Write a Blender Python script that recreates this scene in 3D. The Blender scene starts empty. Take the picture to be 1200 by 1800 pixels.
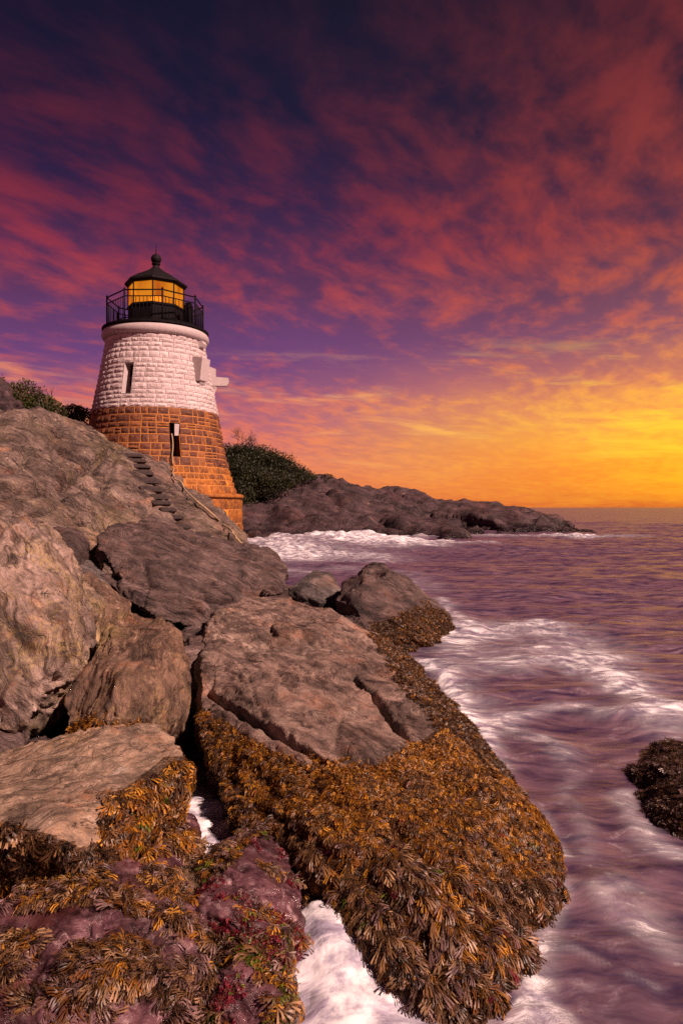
import bpy, bmesh, math, random, time
import numpy as np
from mathutils import Vector, Matrix
from mathutils.bvhtree import BVHTree
T0 = time.time()
random.seed(7)
rs = np.random.RandomState(11)
sc = bpy.context.scene
COL = sc.collection
R = math.radians

def srgb(r, g, b, a=1.0):
    f = lambda c: (c / 255 / 12.92) if c / 255 <= 0.04045 else ((c / 255 + 0.055) / 1.055) ** 2.4
    return (f(r), f(g), f(b), a)

# ------------------------------------------------------------------ node helper
class NT:
    def __init__(self, tree):
        self.t = tree
        tree.nodes.clear()
    def n(self, kind, props=None, **ins):
        nd = self.t.nodes.new(kind)
        for k, v in (props or {}).items():
            setattr(nd, k, v)
        for k, v in ins.items():
            self.s(nd, k, v)
        return nd
    def s(self, nd, k, v):
        key = int(k[1:]) if k[0] == 'i' and k[1:].isdigit() else k.replace('_', ' ')
        sock = nd.inputs[key]
        if isinstance(v, bpy.types.NodeSocket):
            self.t.links.new(v, sock)
        elif isinstance(v, bpy.types.Node):
            self.t.links.new(v.outputs[0], sock)
        else:
            sock.default_value = v
    def m(self, op, a, b=0.0, c=0.0, clamp=False):
        nd = self.n('ShaderNodeMath', {'operation': op, 'use_clamp': clamp}, i0=a, i1=b)
        if op in ('MULTIPLY_ADD', 'COMPARE', 'SMOOTH_MIN'):
            self.s(nd, 'i2', c)
        return nd.outputs[0]
    def v(self, op, a, b=(0, 0, 0)):
        nd = self.n('ShaderNodeVectorMath', {'operation': op}, i0=a)
        if op == 'SCALE':
            self.s(nd, 'Scale', b)
        else:
            self.s(nd, 'i1', b)
        return nd.outputs['Value'] if op in ('DOT_PRODUCT', 'LENGTH', 'DISTANCE') else nd.outputs[0]
    def mapr(self, x, a, b, c=0.0, d=1.0, smooth=True):
        return self.n('ShaderNodeMapRange', {'interpolation_type': 'SMOOTHSTEP' if smooth else 'LINEAR'},
                      i0=x, i1=a, i2=b, i3=c, i4=d).outputs[0]
    def noise(self, vec, scale, detail=4, rough=0.55, dist=0.0, color=False):
        nd = self.n('ShaderNodeTexNoise', None, Vector=vec, Scale=scale, Detail=detail, Roughness=rough, Distortion=dist)
        return nd.outputs[1 if color else 0]
    def vor(self, vec, scale, feature='F1', out=0):
        nd = self.n('ShaderNodeTexVoronoi', {'feature': feature}, Vector=vec, Scale=scale)
        return nd.outputs[out]
    def ramp(self, f, stops):
        nd = self.n('ShaderNodeValToRGB', None, i0=f)
        cr = nd.color_ramp
        while len(cr.elements) < len(stops):
            cr.elements.new(0.5)
        for e, (p, c) in zip(cr.elements, stops):
            e.position = p
            e.color = c if len(c) == 4 else (*c, 1)
        return nd.outputs[0]
    def mix(self, f, a, b, blend='MIX'):
        nd = self.n('ShaderNodeMix', {'data_type': 'RGBA', 'blend_type': blend}, i0=f, i6=a, i7=b)
        return nd.outputs[2]
    def mapping(self, vec, rot=(0, 0, 0), scale=(1, 1, 1), loc=(0, 0, 0)):
        return self.n('ShaderNodeMapping', None, Vector=vec, Rotation=rot, Scale=scale, Location=loc).outputs[0]

# ------------------------------------------------------------------ camera (eye 1.6 m over the sea, looking level)
EYE = 1.6
HOR = 892.0
FPX = 1250.0
cd = bpy.data.cameras.new('camera')
cam = bpy.data.objects.new('camera', cd)
COL.objects.link(cam)
cam.location = (0, 0, EYE)
cam.rotation_euler = (R(90), 0, 0)
cd.sensor_fit = 'VERTICAL'
cd.sensor_height = 36
cd.lens = FPX / 1800 * 36
cd.shift_y = -(900 - HOR) / 1800
cd.clip_start = 0.05
cd.clip_end = 20000
sc.camera = cam

# ------------------------------------------------------------------ exposure
sc.view_settings.view_transform = 'Standard'
sc.view_settings.look = 'None'
sc.view_settings.exposure = 0.42
sc.view_settings.gamma = 1.0
sc.view_settings.use_curve_mapping = False
sc.cycles.use_denoising = False
sc.cycles.max_bounces = 5
sc.cycles.diffuse_bounces = 2
sc.cycles.glossy_bounces = 3
sc.cycles.transmission_bounces = 3
sc.cycles.transparent_max_bounces = 6
sc.cycles.caustics_reflective = False
sc.cycles.caustics_refractive = False

# ------------------------------------------------------------------ sun (warm, low, soft, from behind the camera towards the sea side)
SUN_AZ, SUN_EL = 127.0, 41.0       # azimuth clockwise from the view direction
sd = bpy.data.lights.new('sun', 'SUN')
sun = bpy.data.objects.new('sun', sd)
COL.objects.link(sun)
sd.energy = 5.0
sd.angle = R(2.5)
sd.color = (1.0, 0.66, 0.54)
_d = Vector((math.sin(R(SUN_AZ)) * math.cos(R(SUN_EL)), math.cos(R(SUN_AZ)) * math.cos(R(SUN_EL)), math.sin(R(SUN_EL))))
sun.rotation_euler = _d.to_track_quat('Z', 'Y').to_euler()
sun.location = _d * 50

# ------------------------------------------------------------------ world: dusk sky with lit cloud
w = bpy.data.worlds.new('World')
sc.world = w
w.use_nodes = True
k = NT(w.node_tree)
tc = k.n('ShaderNodeTexCoord')
dirv = k.v('NORMALIZE', tc.outputs['Generated'])
sep = k.n('ShaderNodeSeparateXYZ', None, Vector=dirv)
X, Y, Z = sep.outputs
hz = k.v('NORMALIZE', k.n('ShaderNodeCombineXYZ', None, X=X, Y=Y, Z=0.0).outputs[0])
s_az = k.v('DOT_PRODUCT', hz, (math.sin(R(33)), math.cos(R(33)), 0))
t = k.m('POWER', k.mapr(s_az, 0.72, 1.0, smooth=False), 2.3)
zc = k.m('MAXIMUM', Z, 0.0)
den = k.m('ADD', zc, 0.10)
px_ = k.m('DIVIDE', X, den)
py_ = k.m('DIVIDE', Y, den)
pl = k.n('ShaderNodeCombineXYZ', None, X=px_, Y=py_, Z=0.0).outputs[0]
pl = k.mapping(pl, rot=(0, 0, R(24)))             # local +y runs towards the sunset
warp = k.noise(pl, 0.9, 3, 0.5, color=True)
warp = k.v('SCALE', k.v('SUBTRACT', warp, (0.5, 0.5, 0.5)), 0.45)
plw = k.v('ADD', pl, warp)
big = k.noise(k.mapping(plw, scale=(0.62, 0.34, 1), loc=(3.1, 1.7, 0)), 1.0, 5, 0.55)
med = k.noise(k.mapping(plw, scale=(2.5, 1.4, 1), loc=(7.3, 2.2, 0)), 1.0, 6, 0.6)
rip = k.noise(k.mapping(plw, rot=(0, 0, R(-40)), scale=(11.0, 6.0, 1)), 1.0, 6, 0.68)
rip2 = k.noise(k.mapping(plw, rot=(0, 0, R(-55)), scale=(8.5, 4.8, 1), loc=(1, 5, 0)), 1.0, 5, 0.55)
cm = k.m('ADD', k.m('ADD', k.m('MULTIPLY', big, 0.27), k.m('MULTIPLY', med, 0.32)), k.m('ADD', k.m('MULTIPLY', rip, 0.18), k.m('MULTIPLY', rip2, 0.40)))
cm = k.m('ADD', cm, k.m('MULTIPLY', t, 0.03))
cm = k.m('SUBTRACT', cm, k.m('MULTIPLY', k.m('MULTIPLY', k.mapr(zc, 0.13, 0.19), k.mapr(zc, 0.22, 0.31, 1.0, 0.0)), 0.075))
cloud = k.mapr(cm, 0.485, 0.73)
zw = k.m('ADD', zc, k.m('MULTIPLY', k.m('SUBTRACT', big, 0.5), 0.10))
gapS = k.ramp(zw, [(0.0, srgb(205, 100, 40)), (0.03, srgb(250, 140, 26)), (0.075, srgb(255, 172, 28)), (0.12, srgb(245, 150, 60)),
                   (0.165, srgb(200, 112, 88)), (0.22, srgb(128, 70, 98)), (0.33, srgb(72, 30, 66)), (0.45, srgb(40, 14, 44)), (0.6, srgb(24, 9, 34)), (1, srgb(14, 7, 30))])
cldS = k.ramp(zw, [(0.0, srgb(225, 120, 45)), (0.05, srgb(255, 180, 30)), (0.11, srgb(255, 200, 52)), (0.17, srgb(252, 158, 66)),
                   (0.24, srgb(210, 96, 66)), (0.34, srgb(165, 60, 54)), (0.48, srgb(126, 42, 46)), (0.62, srgb(72, 23, 35)), (1, srgb(40, 16, 34))])
gapA = k.ramp(zw, [(0.0, srgb(225, 118, 70)), (0.05, srgb(215, 120, 95)), (0.12, srgb(172, 98, 120)), (0.20, srgb(108, 62, 118)),
                   (0.28, srgb(88, 44, 86)), (0.38, srgb(48, 24, 66)), (0.48, srgb(22, 13, 48)), (0.6, srgb(9, 7, 32)), (1, srgb(6, 5, 22))])
cldA = k.ramp(zw, [(0.0, srgb(240, 130, 60)), (0.07, srgb(238, 130, 95)), (0.14, srgb(226, 112, 92)), (0.22, srgb(190, 76, 82)),
                   (0.32, srgb(152, 48, 68)), (0.42, srgb(98, 30, 54)), (0.52, srgb(54, 20, 44)), (0.65, srgb(26, 12, 38)), (1, srgb(16, 8, 28))])
gap = k.mix(t, gapA, gapS)
cld = k.mix(t, cldA, cldS)
skyc = k.mix(cloud, gap, cld)
# pale cirrus bands low over the horizon
azn = k.m('ARCTAN2', X, Y)
cv = k.n('ShaderNodeCombineXYZ', None, X=k.m('MULTIPLY', azn, 3.2), Y=k.m('ADD', k.m('MULTIPLY', Z, 24.0), k.m('MULTIPLY', azn, 1.2)), Z=0.0).outputs[0]
cv = k.v('ADD', cv, k.v('SCALE', k.v('SUBTRACT', k.noise(cv, 0.8, 3, 0.5, color=True), (0.5, 0.5, 0.5)), 1.3))
ci = k.mapr(k.noise(cv, 1.0, 6, 0.6), 0.50, 0.68)
cim = k.m('MULTIPLY', k.mapr(Z, 0.03, 0.08), k.mapr(Z, 0.14, 0.24, 1.0, 0.0))
skyc = k.mix(k.m('MULTIPLY', k.m('MULTIPLY', ci, cim), 0.9), skyc, k.mix(t, srgb(248, 158, 108), srgb(255, 214, 36)))
nish = k.n('ShaderNodeTexSky')
nish.sky_type = 'NISHITA'
nish.sun_disc = False
nish.sun_elevation = R(2.0)
nish.sun_rotation = R(33)
nish.dust_density = 3.0
low = k.mapr(Z, -0.06, 0.0)
skyc = k.mix(low, srgb(70, 30, 55), skyc)
bg1 = k.n('ShaderNodeBackground', None, Color=skyc, Strength=0.76)
bg2 = k.n('ShaderNodeBackground', None, Color=nish.outputs[0], Strength=0.006)
add = k.n('ShaderNodeAddShader', None, i0=bg1, i1=bg2)
k.n('ShaderNodeOutputWorld', None, Surface=add)
# ------------------------------------------------------------------ numpy noise
_perm = rs.permutation(256)
_perm = np.concatenate([_perm, _perm, _perm])
_g = rs.normal(size=(256, 3))
_g /= np.linalg.norm(_g, axis=1)[:, None]

def perlin(p):
    i = np.floor(p).astype(np.int64)
    f = p - i
    i &= 255
    u = f * f * f * (f * (f * 6 - 15) + 10)
    out = 0
    for dx in (0, 1):
        wx = u[:, 0] if dx else 1 - u[:, 0]
        hx = _perm[(i[:, 0] + dx) & 255]
        for dy in (0, 1):
            wy = u[:, 1] if dy else 1 - u[:, 1]
            hy = _perm[hx + ((i[:, 1] + dy) & 255)]
            for dz in (0, 1):
                wz = u[:, 2] if dz else 1 - u[:, 2]
                h = _perm[hy + ((i[:, 2] + dz) & 255)] & 255
                g = _g[h]
                d = g[:, 0] * (f[:, 0] - dx) + g[:, 1] * (f[:, 1] - dy) + g[:, 2] * (f[:, 2] - dz)
                out = out + wx * wy * wz * d
    return out * 1.5

def fbm(p, octv=4, gain=0.5, lac=2.03):
    a, s, out = 1.0, 0.0, 0
    q = np.array(p, dtype=float)
    for _ in range(octv):
        out = out + a * perlin(q)
        s += a
        a *= gain
        q = q * lac + 17.31
    return out / s

def worley(p):
    """nearest two cell distances, and the nearest cell's id and offset vector"""
    i = np.floor(p).astype(np.int64)
    n = len(p)
    f1 = np.full(n, 9.0); f2 = np.full(n, 9.0)
    cid = np.zeros(n, dtype=np.int64); off = np.zeros((n, 3))
    for dx in (-1, 0, 1):
        for dy in (-1, 0, 1):
            for dz in (-1, 0, 1):
                c = i + (dx, dy, dz)
                h = _perm[_perm[_perm[c[:, 0] & 255] + (c[:, 1] & 255)] + (c[:, 2] & 255)]
                fp = c + 0.5 + 0.42 * _g[h & 255]
                dv = p - fp
                d = np.sqrt((dv ** 2).sum(1))
                m1 = d < f1
                m2 = (~m1) & (d < f2)
                f2 = np.where(m1, f1, np.where(m2, d, f2))
                f1 = np.where(m1, d, f1)
                cid = np.where(m1, h, cid)
                off = np.where(m1[:, None], dv, off)
    return f1, f2, cid, off

# ------------------------------------------------------------------ object helpers
def make_mesh(name, V, F, mats=(), smooth=True, mi=None):
    me = bpy.data.meshes.new(name)
    V = np.asarray(V, dtype=np.float32)
    if isinstance(F, np.ndarray):
        n = F.shape[1]
        me.vertices.add(len(V)); me.vertices.foreach_set('co', V.ravel())
        me.loops.add(F.size); me.loops.foreach_set('vertex_index', F.astype(np.int32).ravel())
        me.polygons.add(len(F))
        me.polygons.foreach_set('loop_start', (np.arange(len(F)) * n).astype(np.int32))
        me.polygons.foreach_set('loop_total', np.full(len(F), n, dtype=np.int32))
        me.update(calc_edges=True)
    else:
        me.from_pydata([tuple(v) for v in V.tolist()], [], F)
        me.update()
    for m in mats:
        me.materials.append(m)
    if smooth:
        me.polygons.foreach_set('use_smooth', np.ones(len(me.polygons), dtype=bool))
    if mi is not None:
        me.polygons.foreach_set('material_index', np.asarray(mi, dtype=np.int32))
    return me

def link(name, me, parent=None, label=None, cat=None, group=None, kind=None):
    o = bpy.data.objects.new(name, me)
    COL.objects.link(o)
    if parent is not None:
        o.parent = parent
    if label: o['label'] = label
    if cat: o['category'] = cat
    if group: o['group'] = group
    if kind: o['kind'] = kind
    return o

def fattr(me, name, vals):
    a = me.attributes.new(name, 'FLOAT', 'POINT')
    a.data.foreach_set('value', np.asarray(vals, dtype=np.float32))

def cattr(me, name, vals):
    a = me.attributes.new(name, 'FLOAT_COLOR', 'POINT')
    v = np.ones((len(vals), 4), dtype=np.float32); v[:, :3] = vals
    a.data.foreach_set('color', v.ravel())

def P(px, py, d):
    """where a thing seen in direction (px, py) of the photograph stands when it is d metres out"""
    return ((px - 600) / FPX * d, d, EYE - (py - HOR) / FPX * d)

def PH(px, py, z):
    return P(px, py, (EYE - z) * FPX / (py - HOR))

def lathe(profile, seg, a0=0.0, a1=2 * math.pi):
    closed = abs(a1 - a0 - 2 * math.pi) < 1e-6
    n = seg if closed else seg + 1
    V, F = [], []
    for r, z in profile:
        for i in range(n):
            a = a0 + (a1 - a0) * i / seg
            V.append((r * math.cos(a), r * math.sin(a), z))
    for j in range(len(profile) - 1):
        for i in range(seg):
            i2 = (i + 1) % n
            F.append((j * n + i, j * n + i2, (j + 1) * n + i2, (j + 1) * n + i))
    return V, F

def tube(pts, r, seg=6, taper=None):
    V, F = [], []
    pts = [Vector(p) for p in pts]
    for i, p in enumerate(pts):
        d = (pts[min(i + 1, len(pts) - 1)] - pts[max(i - 1, 0)]).normalized()
        up = Vector((0, 0, 1)) if abs(d.z) < 0.9 else Vector((1, 0, 0))
        a = d.cross(up).normalized(); b = d.cross(a).normalized()
        rr = r if taper is None else r * (1 + (taper - 1) * i / (len(pts) - 1))
        for s in range(seg):
            an = 2 * math.pi * s / seg
            V.append(p + a * math.cos(an) * rr + b * math.sin(an) * rr)
    for i in range(len(pts) - 1):
        for s in range(seg):
            s2 = (s + 1) % seg
            F.append((i * seg + s, i * seg + s2, (i + 1) * seg + s2, (i + 1) * seg + s))
    F.append(tuple(range(seg))[::-1]); F.append(tuple((len(pts) - 1) * seg + s for s in range(seg)))
    return V, F

def boxvf(x0, x1, y0, y1, z0, z1):
    V = [(x, y, z) for x in (x0, x1) for y in (y0, y1) for z in (z0, z1)]
    F = [(0, 1, 3, 2), (4, 6, 7, 5), (0, 4, 5, 1), (2, 3, 7, 6), (0, 2, 6, 4), (1, 5, 7, 3)]
    return V, F

def joinvf(parts):
    V, F = [], []
    for v, f in parts:
        b = len(V)
        V += list(v)
        F += [tuple(i + b for i in q) for q in f]
    return V, F

# ------------------------------------------------------------------ materials
def new_mat(name):
    m = bpy.data.materials.new(name)
    m.use_nodes = True
    return m, NT(m.node_tree)

def simple_mat(name, col, rough=0.6, metal=0.0, bump=0.0, bscale=20, var=0.25):
    m, k = new_mat(name)
    pos = k.n('ShaderNodeTexCoord').outputs['Object']
    nz = k.noise(pos, bscale, 5, 0.6)
    c = k.mix(k.mapr(nz, 0.3, 0.75), tuple(x * (1 - var) for x in col[:3]) + (1,), tuple(min(1, x * (1 + var)) for x in col[:3]) + (1,))
    bs = k.n('ShaderNodeBsdfPrincipled', None, Base_Color=c, Roughness=rough, Metallic=metal)
    if bump:
        k.s(bs, 'Normal', k.n('ShaderNodeBump', None, Strength=bump, Distance=0.02, Height=nz))
    k.n('ShaderNodeOutputMaterial', None, Surface=bs)
    return m

def rock_mat(name, c1, c2, c3, strata=(0.3, 0.5, 0.8), scale=1.0, lichen=0.0, lichcol=(0.42, 0.30, 0.10), rough=0.62, wet=0.45, bump=0.55, tide=0.35):
    """foliated shore rock: c1 dark, c2 mid, c3 pale; weed attribute = dark algal film; wetness near the sea"""
    m, k = new_mat(name)
    pos = k.n('ShaderNodeNewGeometry').outputs['Position']
    n = Vector(strata).normalized()
    q = n.rotation_difference(Vector((0, 0, 1))).to_euler()
    sp = k.mapping(pos, rot=tuple(q))
    wv = k.v('SCALE', k.v('SUBTRACT', k.noise(pos, 1.3 * scale, 3, 0.5, color=True), (0.5, 0.5, 0.5)), 0.6 / scale)
    sp = k.v('ADD', sp, wv)
    lay = k.noise(k.mapping(sp, scale=(1.4, 1.4, 13)), 1.3 * scale, 7, 0.62)
    lay2 = k.noise(k.mapping(sp, scale=(2.2, 2.2, 34)), 2.2 * scale, 5, 0.65)
    big = k.noise(pos, 0.9 * scale, 5, 0.6)
    fine = k.noise(pos, 24 * scale, 6, 0.7)
    mid = k.noise(pos, 5.5 * scale, 6, 0.66)
    f = k.m('ADD', k.m('MULTIPLY', lay, 0.55), k.m('ADD', k.m('MULTIPLY', mid, 0.2), k.m('MULTIPLY', big, 0.25)))
    col = k.ramp(f, [(0.40, tuple(x * 0.8 for x in c1[:3])), (0.46, tuple((x + y) / 2 for x, y in zip(c1[:3], c2[:3]))), (0.50, c2), (0.56, c2), (0.63, c3)])
    col = k.mix(k.mapr(fine, 0.35, 0.65), k.mix(0.35, col, c1), col)
    # pale weathered flecks and rusty stains
    pk = k.mapr(k.noise(k.v('ADD', pos, (11, 5, 3)), 7 * scale, 6, 0.75), 0.60, 0.72)
    col = k.mix(k.m('MULTIPLY', pk, 0.45), col, tuple(min(1, x * 1.55) for x in c3[:3]) + (1,))
    ru = k.mapr(k.noise(k.v('ADD', pos, (3, 15, 9)), 1.7 * scale, 6, 0.7), 0.52, 0.68)
    col = k.mix(k.m('MULTIPLY', ru, 0.5), col, (c2[0] * 1.35, c2[1] * 0.85, c2[2] * 0.55, 1))
    if lichen > 0:
        li = k.noise(k.v('ADD', pos, (31, 2, 7)), 22 * scale, 8, 0.8)
        lm = k.noise(pos, 1.1 * scale, 3, 0.5)
        lz = k.mapr(k.m('ADD', k.m('MULTIPLY', li, 0.7), k.m('MULTIPLY', lm, 0.5)), 0.60, 0.70)
        col = k.mix(k.m('MULTIPLY', lz, lichen), col, (*lichcol, 1))
    # fissures
    cn = k.m('ABSOLUTE', k.m('SUBTRACT', k.noise(k.mapping(sp, scale=(0.9, 0.9, 3.6), loc=(4, 2, 8)), 1.5 * scale, 6, 0.55), 0.5))
    cn2 = k.m('ABSOLUTE', k.m('SUBTRACT', k.noise(k.mapping(sp, scale=(1.6, 1.1, 1.6), loc=(14, 12, 3)), 1.7 * scale, 6, 0.6), 0.5))
    cl1 = k.m('MULTIPLY', k.mapr(cn, 0.0, 0.010, 1.0, 0.0), k.mapr(k.noise(k.v('ADD', pos, (8, 8, 8)), 1.4 * scale, 2, 0.5), 0.42, 0.55))
    cl2 = k.m('MULTIPLY', k.mapr(cn2, 0.0, 0.006, 1.0, 0.0), k.mapr(k.noise(k.v('ADD', pos, (1, 8, 4)), 1.9 * scale, 2, 0.5), 0.48, 0.6))
    crl = k.m('MAXIMUM', cl1, cl2)
    # flakes: broken laminae, each a small step
    tq = k.m('MULTIPLY', k.noise(k.mapping(sp, scale=(1.5, 1.5, 3.8), loc=(2, 7, 1)), 1.9 * scale, 6, 0.55), 15.0)
    tf = k.m('FRACT', tq)
    stp = k.m('ADD', k.m('FLOOR', tq), k.mapr(tf, 0.86, 1.0))
    fres = k.mapr(k.m('ABSOLUTE', k.m('SUBTRACT', tf, 0.93)), 0.0, 0.07, 1.0, 0.0)
    vv = k.mapping(sp, scale=(1.0, 1.0, 2.6))
    crk = k.vor(vv, 2.1 * scale, 'DISTANCE_TO_EDGE')
    crk2 = k.vor(k.v('ADD', vv, k.v('SCALE', k.noise(pos, 3 * scale, 3, 0.6, color=True), 0.5)), 5.2 * scale, 'DISTANCE_TO_EDGE')
    ck = k.m('MULTIPLY', k.mapr(crk, 0.0, 0.022), k.mapr(crk2, 0.0, 0.03, 0.45, 1.0))
    ckm = k.mapr(k.noise(k.v('ADD', pos, (5, 9, 1)), 1.6 * scale, 3, 0.5), 0.42, 0.6)
    ckk = k.mix(ckm, (1, 1, 1, 1), ck)
    col = k.mix(k.m('MULTIPLY', k.m('SUBTRACT', 1.0, k.n('ShaderNodeSeparateColor', None, Color=ckk).outputs[0]), 0.5), col, (c1[0] * 0.35, c1[1] * 0.32, c1[2] * 0.32, 1))
    col = k.mix(k.m('MULTIPLY', crl, 0.9), col, (c1[0] * 0.22, c1[1] * 0.2, c1[2] * 0.2, 1))
    col = k.mix(k.m('MULTIPLY', fres, 0.35), col, (c1[0] * 0.6, c1[1] * 0.55, c1[2] * 0.55, 1))
    # algal film and wetness (zonation by height over the sea)
    zz = k.n('ShaderNodeSeparateXYZ', None, Vector=pos).outputs[2]
    zt = k.m('ADD', zz, k.m('MULTIPLY', k.m('SUBTRACT', mid, 0.5), 0.25))
    td = k.mapr(zt, tide * 0.25, tide, 1.0, 0.0)
    wd = k.n('ShaderNodeAttribute', {'attribute_name': 'weed'}).outputs['Fac']
    wn = k.mapr(k.m('ADD', wd, k.m('MULTIPLY', k.m('SUBTRACT', mid, 0.5), 0.9)), 0.35, 0.65)
    film = k.mix(k.mapr(fine, 0.4, 0.62), (0.035, 0.018, 0.010, 1), (0.13, 0.060, 0.020, 1))
    col = k.mix(k.m('MULTIPLY', wn, 0.85), col, film)
    col = k.mix(k.m('MULTIPLY', td, wet), col, (c1[0] * 0.45, c1[1] * 0.40, c1[2] * 0.42, 1))
    ro = k.m('SUBTRACT', rough, k.m('MULTIPLY', k.m('MAXIMUM', td, wn), 0.30))
    ro = k.m('ADD', ro, k.m('MULTIPLY', k.m('SUBTRACT', mid, 0.5), 0.3))
    tone = k.mapr(k.m('ADD', k.m('MULTIPLY', k.noise(k.mapping(sp, scale=(1, 1, 2.2), loc=(9, 3, 3)), 1.5 * scale, 6, 0.62), 0.6), k.m('MULTIPLY', k.noise(k.v('ADD', pos, (6, 2, 6)), 4.2 * scale, 5, 0.6), 0.4)), 0.40, 0.60, 0.50, 1.22)
    bs = k.n('ShaderNodeBsdfPrincipled', None, Base_Color=k.v('SCALE', col, tone), Roughness=ro)
    bs.inputs['Specular IOR Level'].default_value = 0.45
    h = k.m('ADD', k.m('MULTIPLY', lay, 1.3), k.m('ADD', k.m('MULTIPLY', lay2, 0.7), k.m('MULTIPLY', mid, 0.35)))
    rg = k.m('ABSOLUTE', k.m('SUBTRACT', k.noise(k.mapping(sp, scale=(3.2, 3.2, 8)), 1.6 * scale, 7, 0.7), 0.5))
    h = k.m('ADD', h, k.m('MULTIPLY', fine, 0.20))
    h = k.m('SUBTRACT', h, k.m('MULTIPLY', k.mapr(rg, 0.0, 0.10, 1.0, 0.0), 0.45))
    h = k.m('ADD', h, k.m('MULTIPLY', k.m('SUBTRACT', k.n('ShaderNodeSeparateColor', None, Color=ckk).outputs[0], 1.0), 0.6))
    h = k.m('ADD', h, k.m('MULTIPLY', stp, 0.16))
    h = k.m('SUBTRACT', h, k.m('MULTIPLY', crl, 0.7))
    b = k.n('ShaderNodeBump', None, Strength=bump, Distance=0.055 / scale, Height=h)
    k.s(bs, 'Normal', b)
    k.n('ShaderNodeOutputMaterial', None, Surface=bs)
    return m

M = {}
M['rock'] = rock_mat('shore_rock', (0.075, 0.062, 0.062, 1), (0.19, 0.155, 0.150, 1), (0.36, 0.30, 0.27, 1), strata=(0.3, 0.5, 0.9), scale=1.0)
M['rock_big'] = rock_mat('slab_rock', (0.095, 0.058, 0.048, 1), (0.30, 0.205, 0.170, 1), (0.58, 0.45, 0.37, 1), strata=(0.75, 0.5, 0.45), scale=1.3, bump=0.5)
M['rock_lich'] = rock_mat('lichen_rock', (0.095, 0.060, 0.048, 1), (0.38, 0.275, 0.235, 1), (0.72, 0.59, 0.52, 1), strata=(1.0, 0.3, 0.5), scale=1.5, lichen=0.6, lichcol=(0.40, 0.29, 0.11))
M['rock_brown'] = rock_mat('brown_rock', (0.065, 0.036, 0.026, 1), (0.23, 0.142, 0.10, 1), (0.52, 0.37, 0.25, 1), strata=(1.0, 0.2, -0.2), scale=1.8, lichen=0.4)
M['rock_dark'] = rock_mat('dark_rock', (0.042, 0.026, 0.026, 1), (0.145, 0.097, 0.090, 1), (0.36, 0.26, 0.225, 1), strata=(0.25, 0.35, 1.0), scale=1.2)
M['rock_tan'] = rock_mat('tan_rock', (0.12, 0.08, 0.055, 1), (0.38, 0.26, 0.19, 1), (0.62, 0.50, 0.40, 1), strata=(-0.8, 1.0, 0.6), scale=2.0, lichen=0.3, lichcol=(0.40, 0.22, 0.05))
M['rock_pink'] = rock_mat('encrusted_rock', (0.05, 0.018, 0.026, 1), (0.18, 0.085, 0.10, 1), (0.62, 0.42, 0.44, 1), strata=(0.2, 0.2, 0.9), scale=3.0, rough=0.38, wet=0.15, bump=0.4)
M['outcrop'] = rock_mat('outcrop_rock', (0.075, 0.048, 0.044, 1), (0.29, 0.208, 0.178, 1), (0.60, 0.47, 0.36, 1), strata=(0.42, 0.5, 0.85), scale=0.42, lichen=0.5, lichcol=(0.36, 0.27, 0.14), bump=0.75)
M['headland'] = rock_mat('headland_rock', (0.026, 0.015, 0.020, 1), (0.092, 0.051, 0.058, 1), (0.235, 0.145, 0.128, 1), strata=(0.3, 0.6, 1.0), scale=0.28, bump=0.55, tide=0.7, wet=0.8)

# ------------------------------------------------------------------ rock builder
def hull_vf(pts):
    bm = bmesh.new()
    for p in pts:
        bm.verts.new(p)
    bmesh.ops.convex_hull(bm, input=bm.verts[:])
    loose = [v for v in bm.verts if not v.link_faces]
    for v in loose:
        bm.verts.remove(v)
    bm.verts.ensure_lookup_table()
    bm.verts.index_update()
    V = [tuple(v.co) for v in bm.verts]
    F = [tuple(v.index for v in f.verts) for f in bm.faces]
    bm.free()
    return V, F

def remesh(vf, voxel):
    me = bpy.data.meshes.new('tmp')
    me.from_pydata(vf[0], [], vf[1])
    o = bpy.data.objects.new('tmp', me)
    COL.objects.link(o)
    md = o.modifiers.new('r', 'REMESH')
    md.mode = 'VOXEL'
    md.voxel_size = voxel
    dg = bpy.context.evaluated_depsgraph_get()
    ev = o.evaluated_get(dg)
    em = ev.to_mesh()
    V = np.empty(len(em.vertices) * 3, dtype=np.float32); em.vertices.foreach_get('co', V)
    L = np.empty(len(em.loops), dtype=np.int32); em.loops.foreach_get('vertex_index', L)
    tot = np.empty(len(em.polygons), dtype=np.int32); em.polygons.foreach_get('loop_total', tot)
    ev.to_mesh_clear()
    bpy.data.objects.remove(o)
    bpy.data.meshes.remove(me)
    assert (tot == 4).all()
    return V.reshape(-1, 3).astype(float), L.reshape(-1, 4)

def smooth_v(V, F, it):
    e = np.concatenate([F[:, [0, 1]], F[:, [1, 2]], F[:, [2, 3]], F[:, [3, 0]]])
    a = np.concatenate([e[:, 0], e[:, 1]]); b = np.concatenate([e[:, 1], e[:, 0]])
    cnt = np.bincount(a, minlength=len(V))[:, None]
    for _ in range(it):
        S = np.stack([np.bincount(a, weights=V[b, c], minlength=len(V)) for c in range(3)], 1)
        V = 0.4 * V + 0.6 * S / cnt
    return V

def normals(V, F):
    fn = np.cross(V[F[:, 2]] - V[F[:, 0]], V[F[:, 3]] - V[F[:, 1]])
    N = np.zeros_like(V)
    for c in range(4):
        for d in range(3):
            N[:, d] += np.bincount(F[:, c], weights=fn[:, d], minlength=len(V))
    return N / (np.linalg.norm(N, axis=1)[:, None] + 1e-12)

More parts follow.
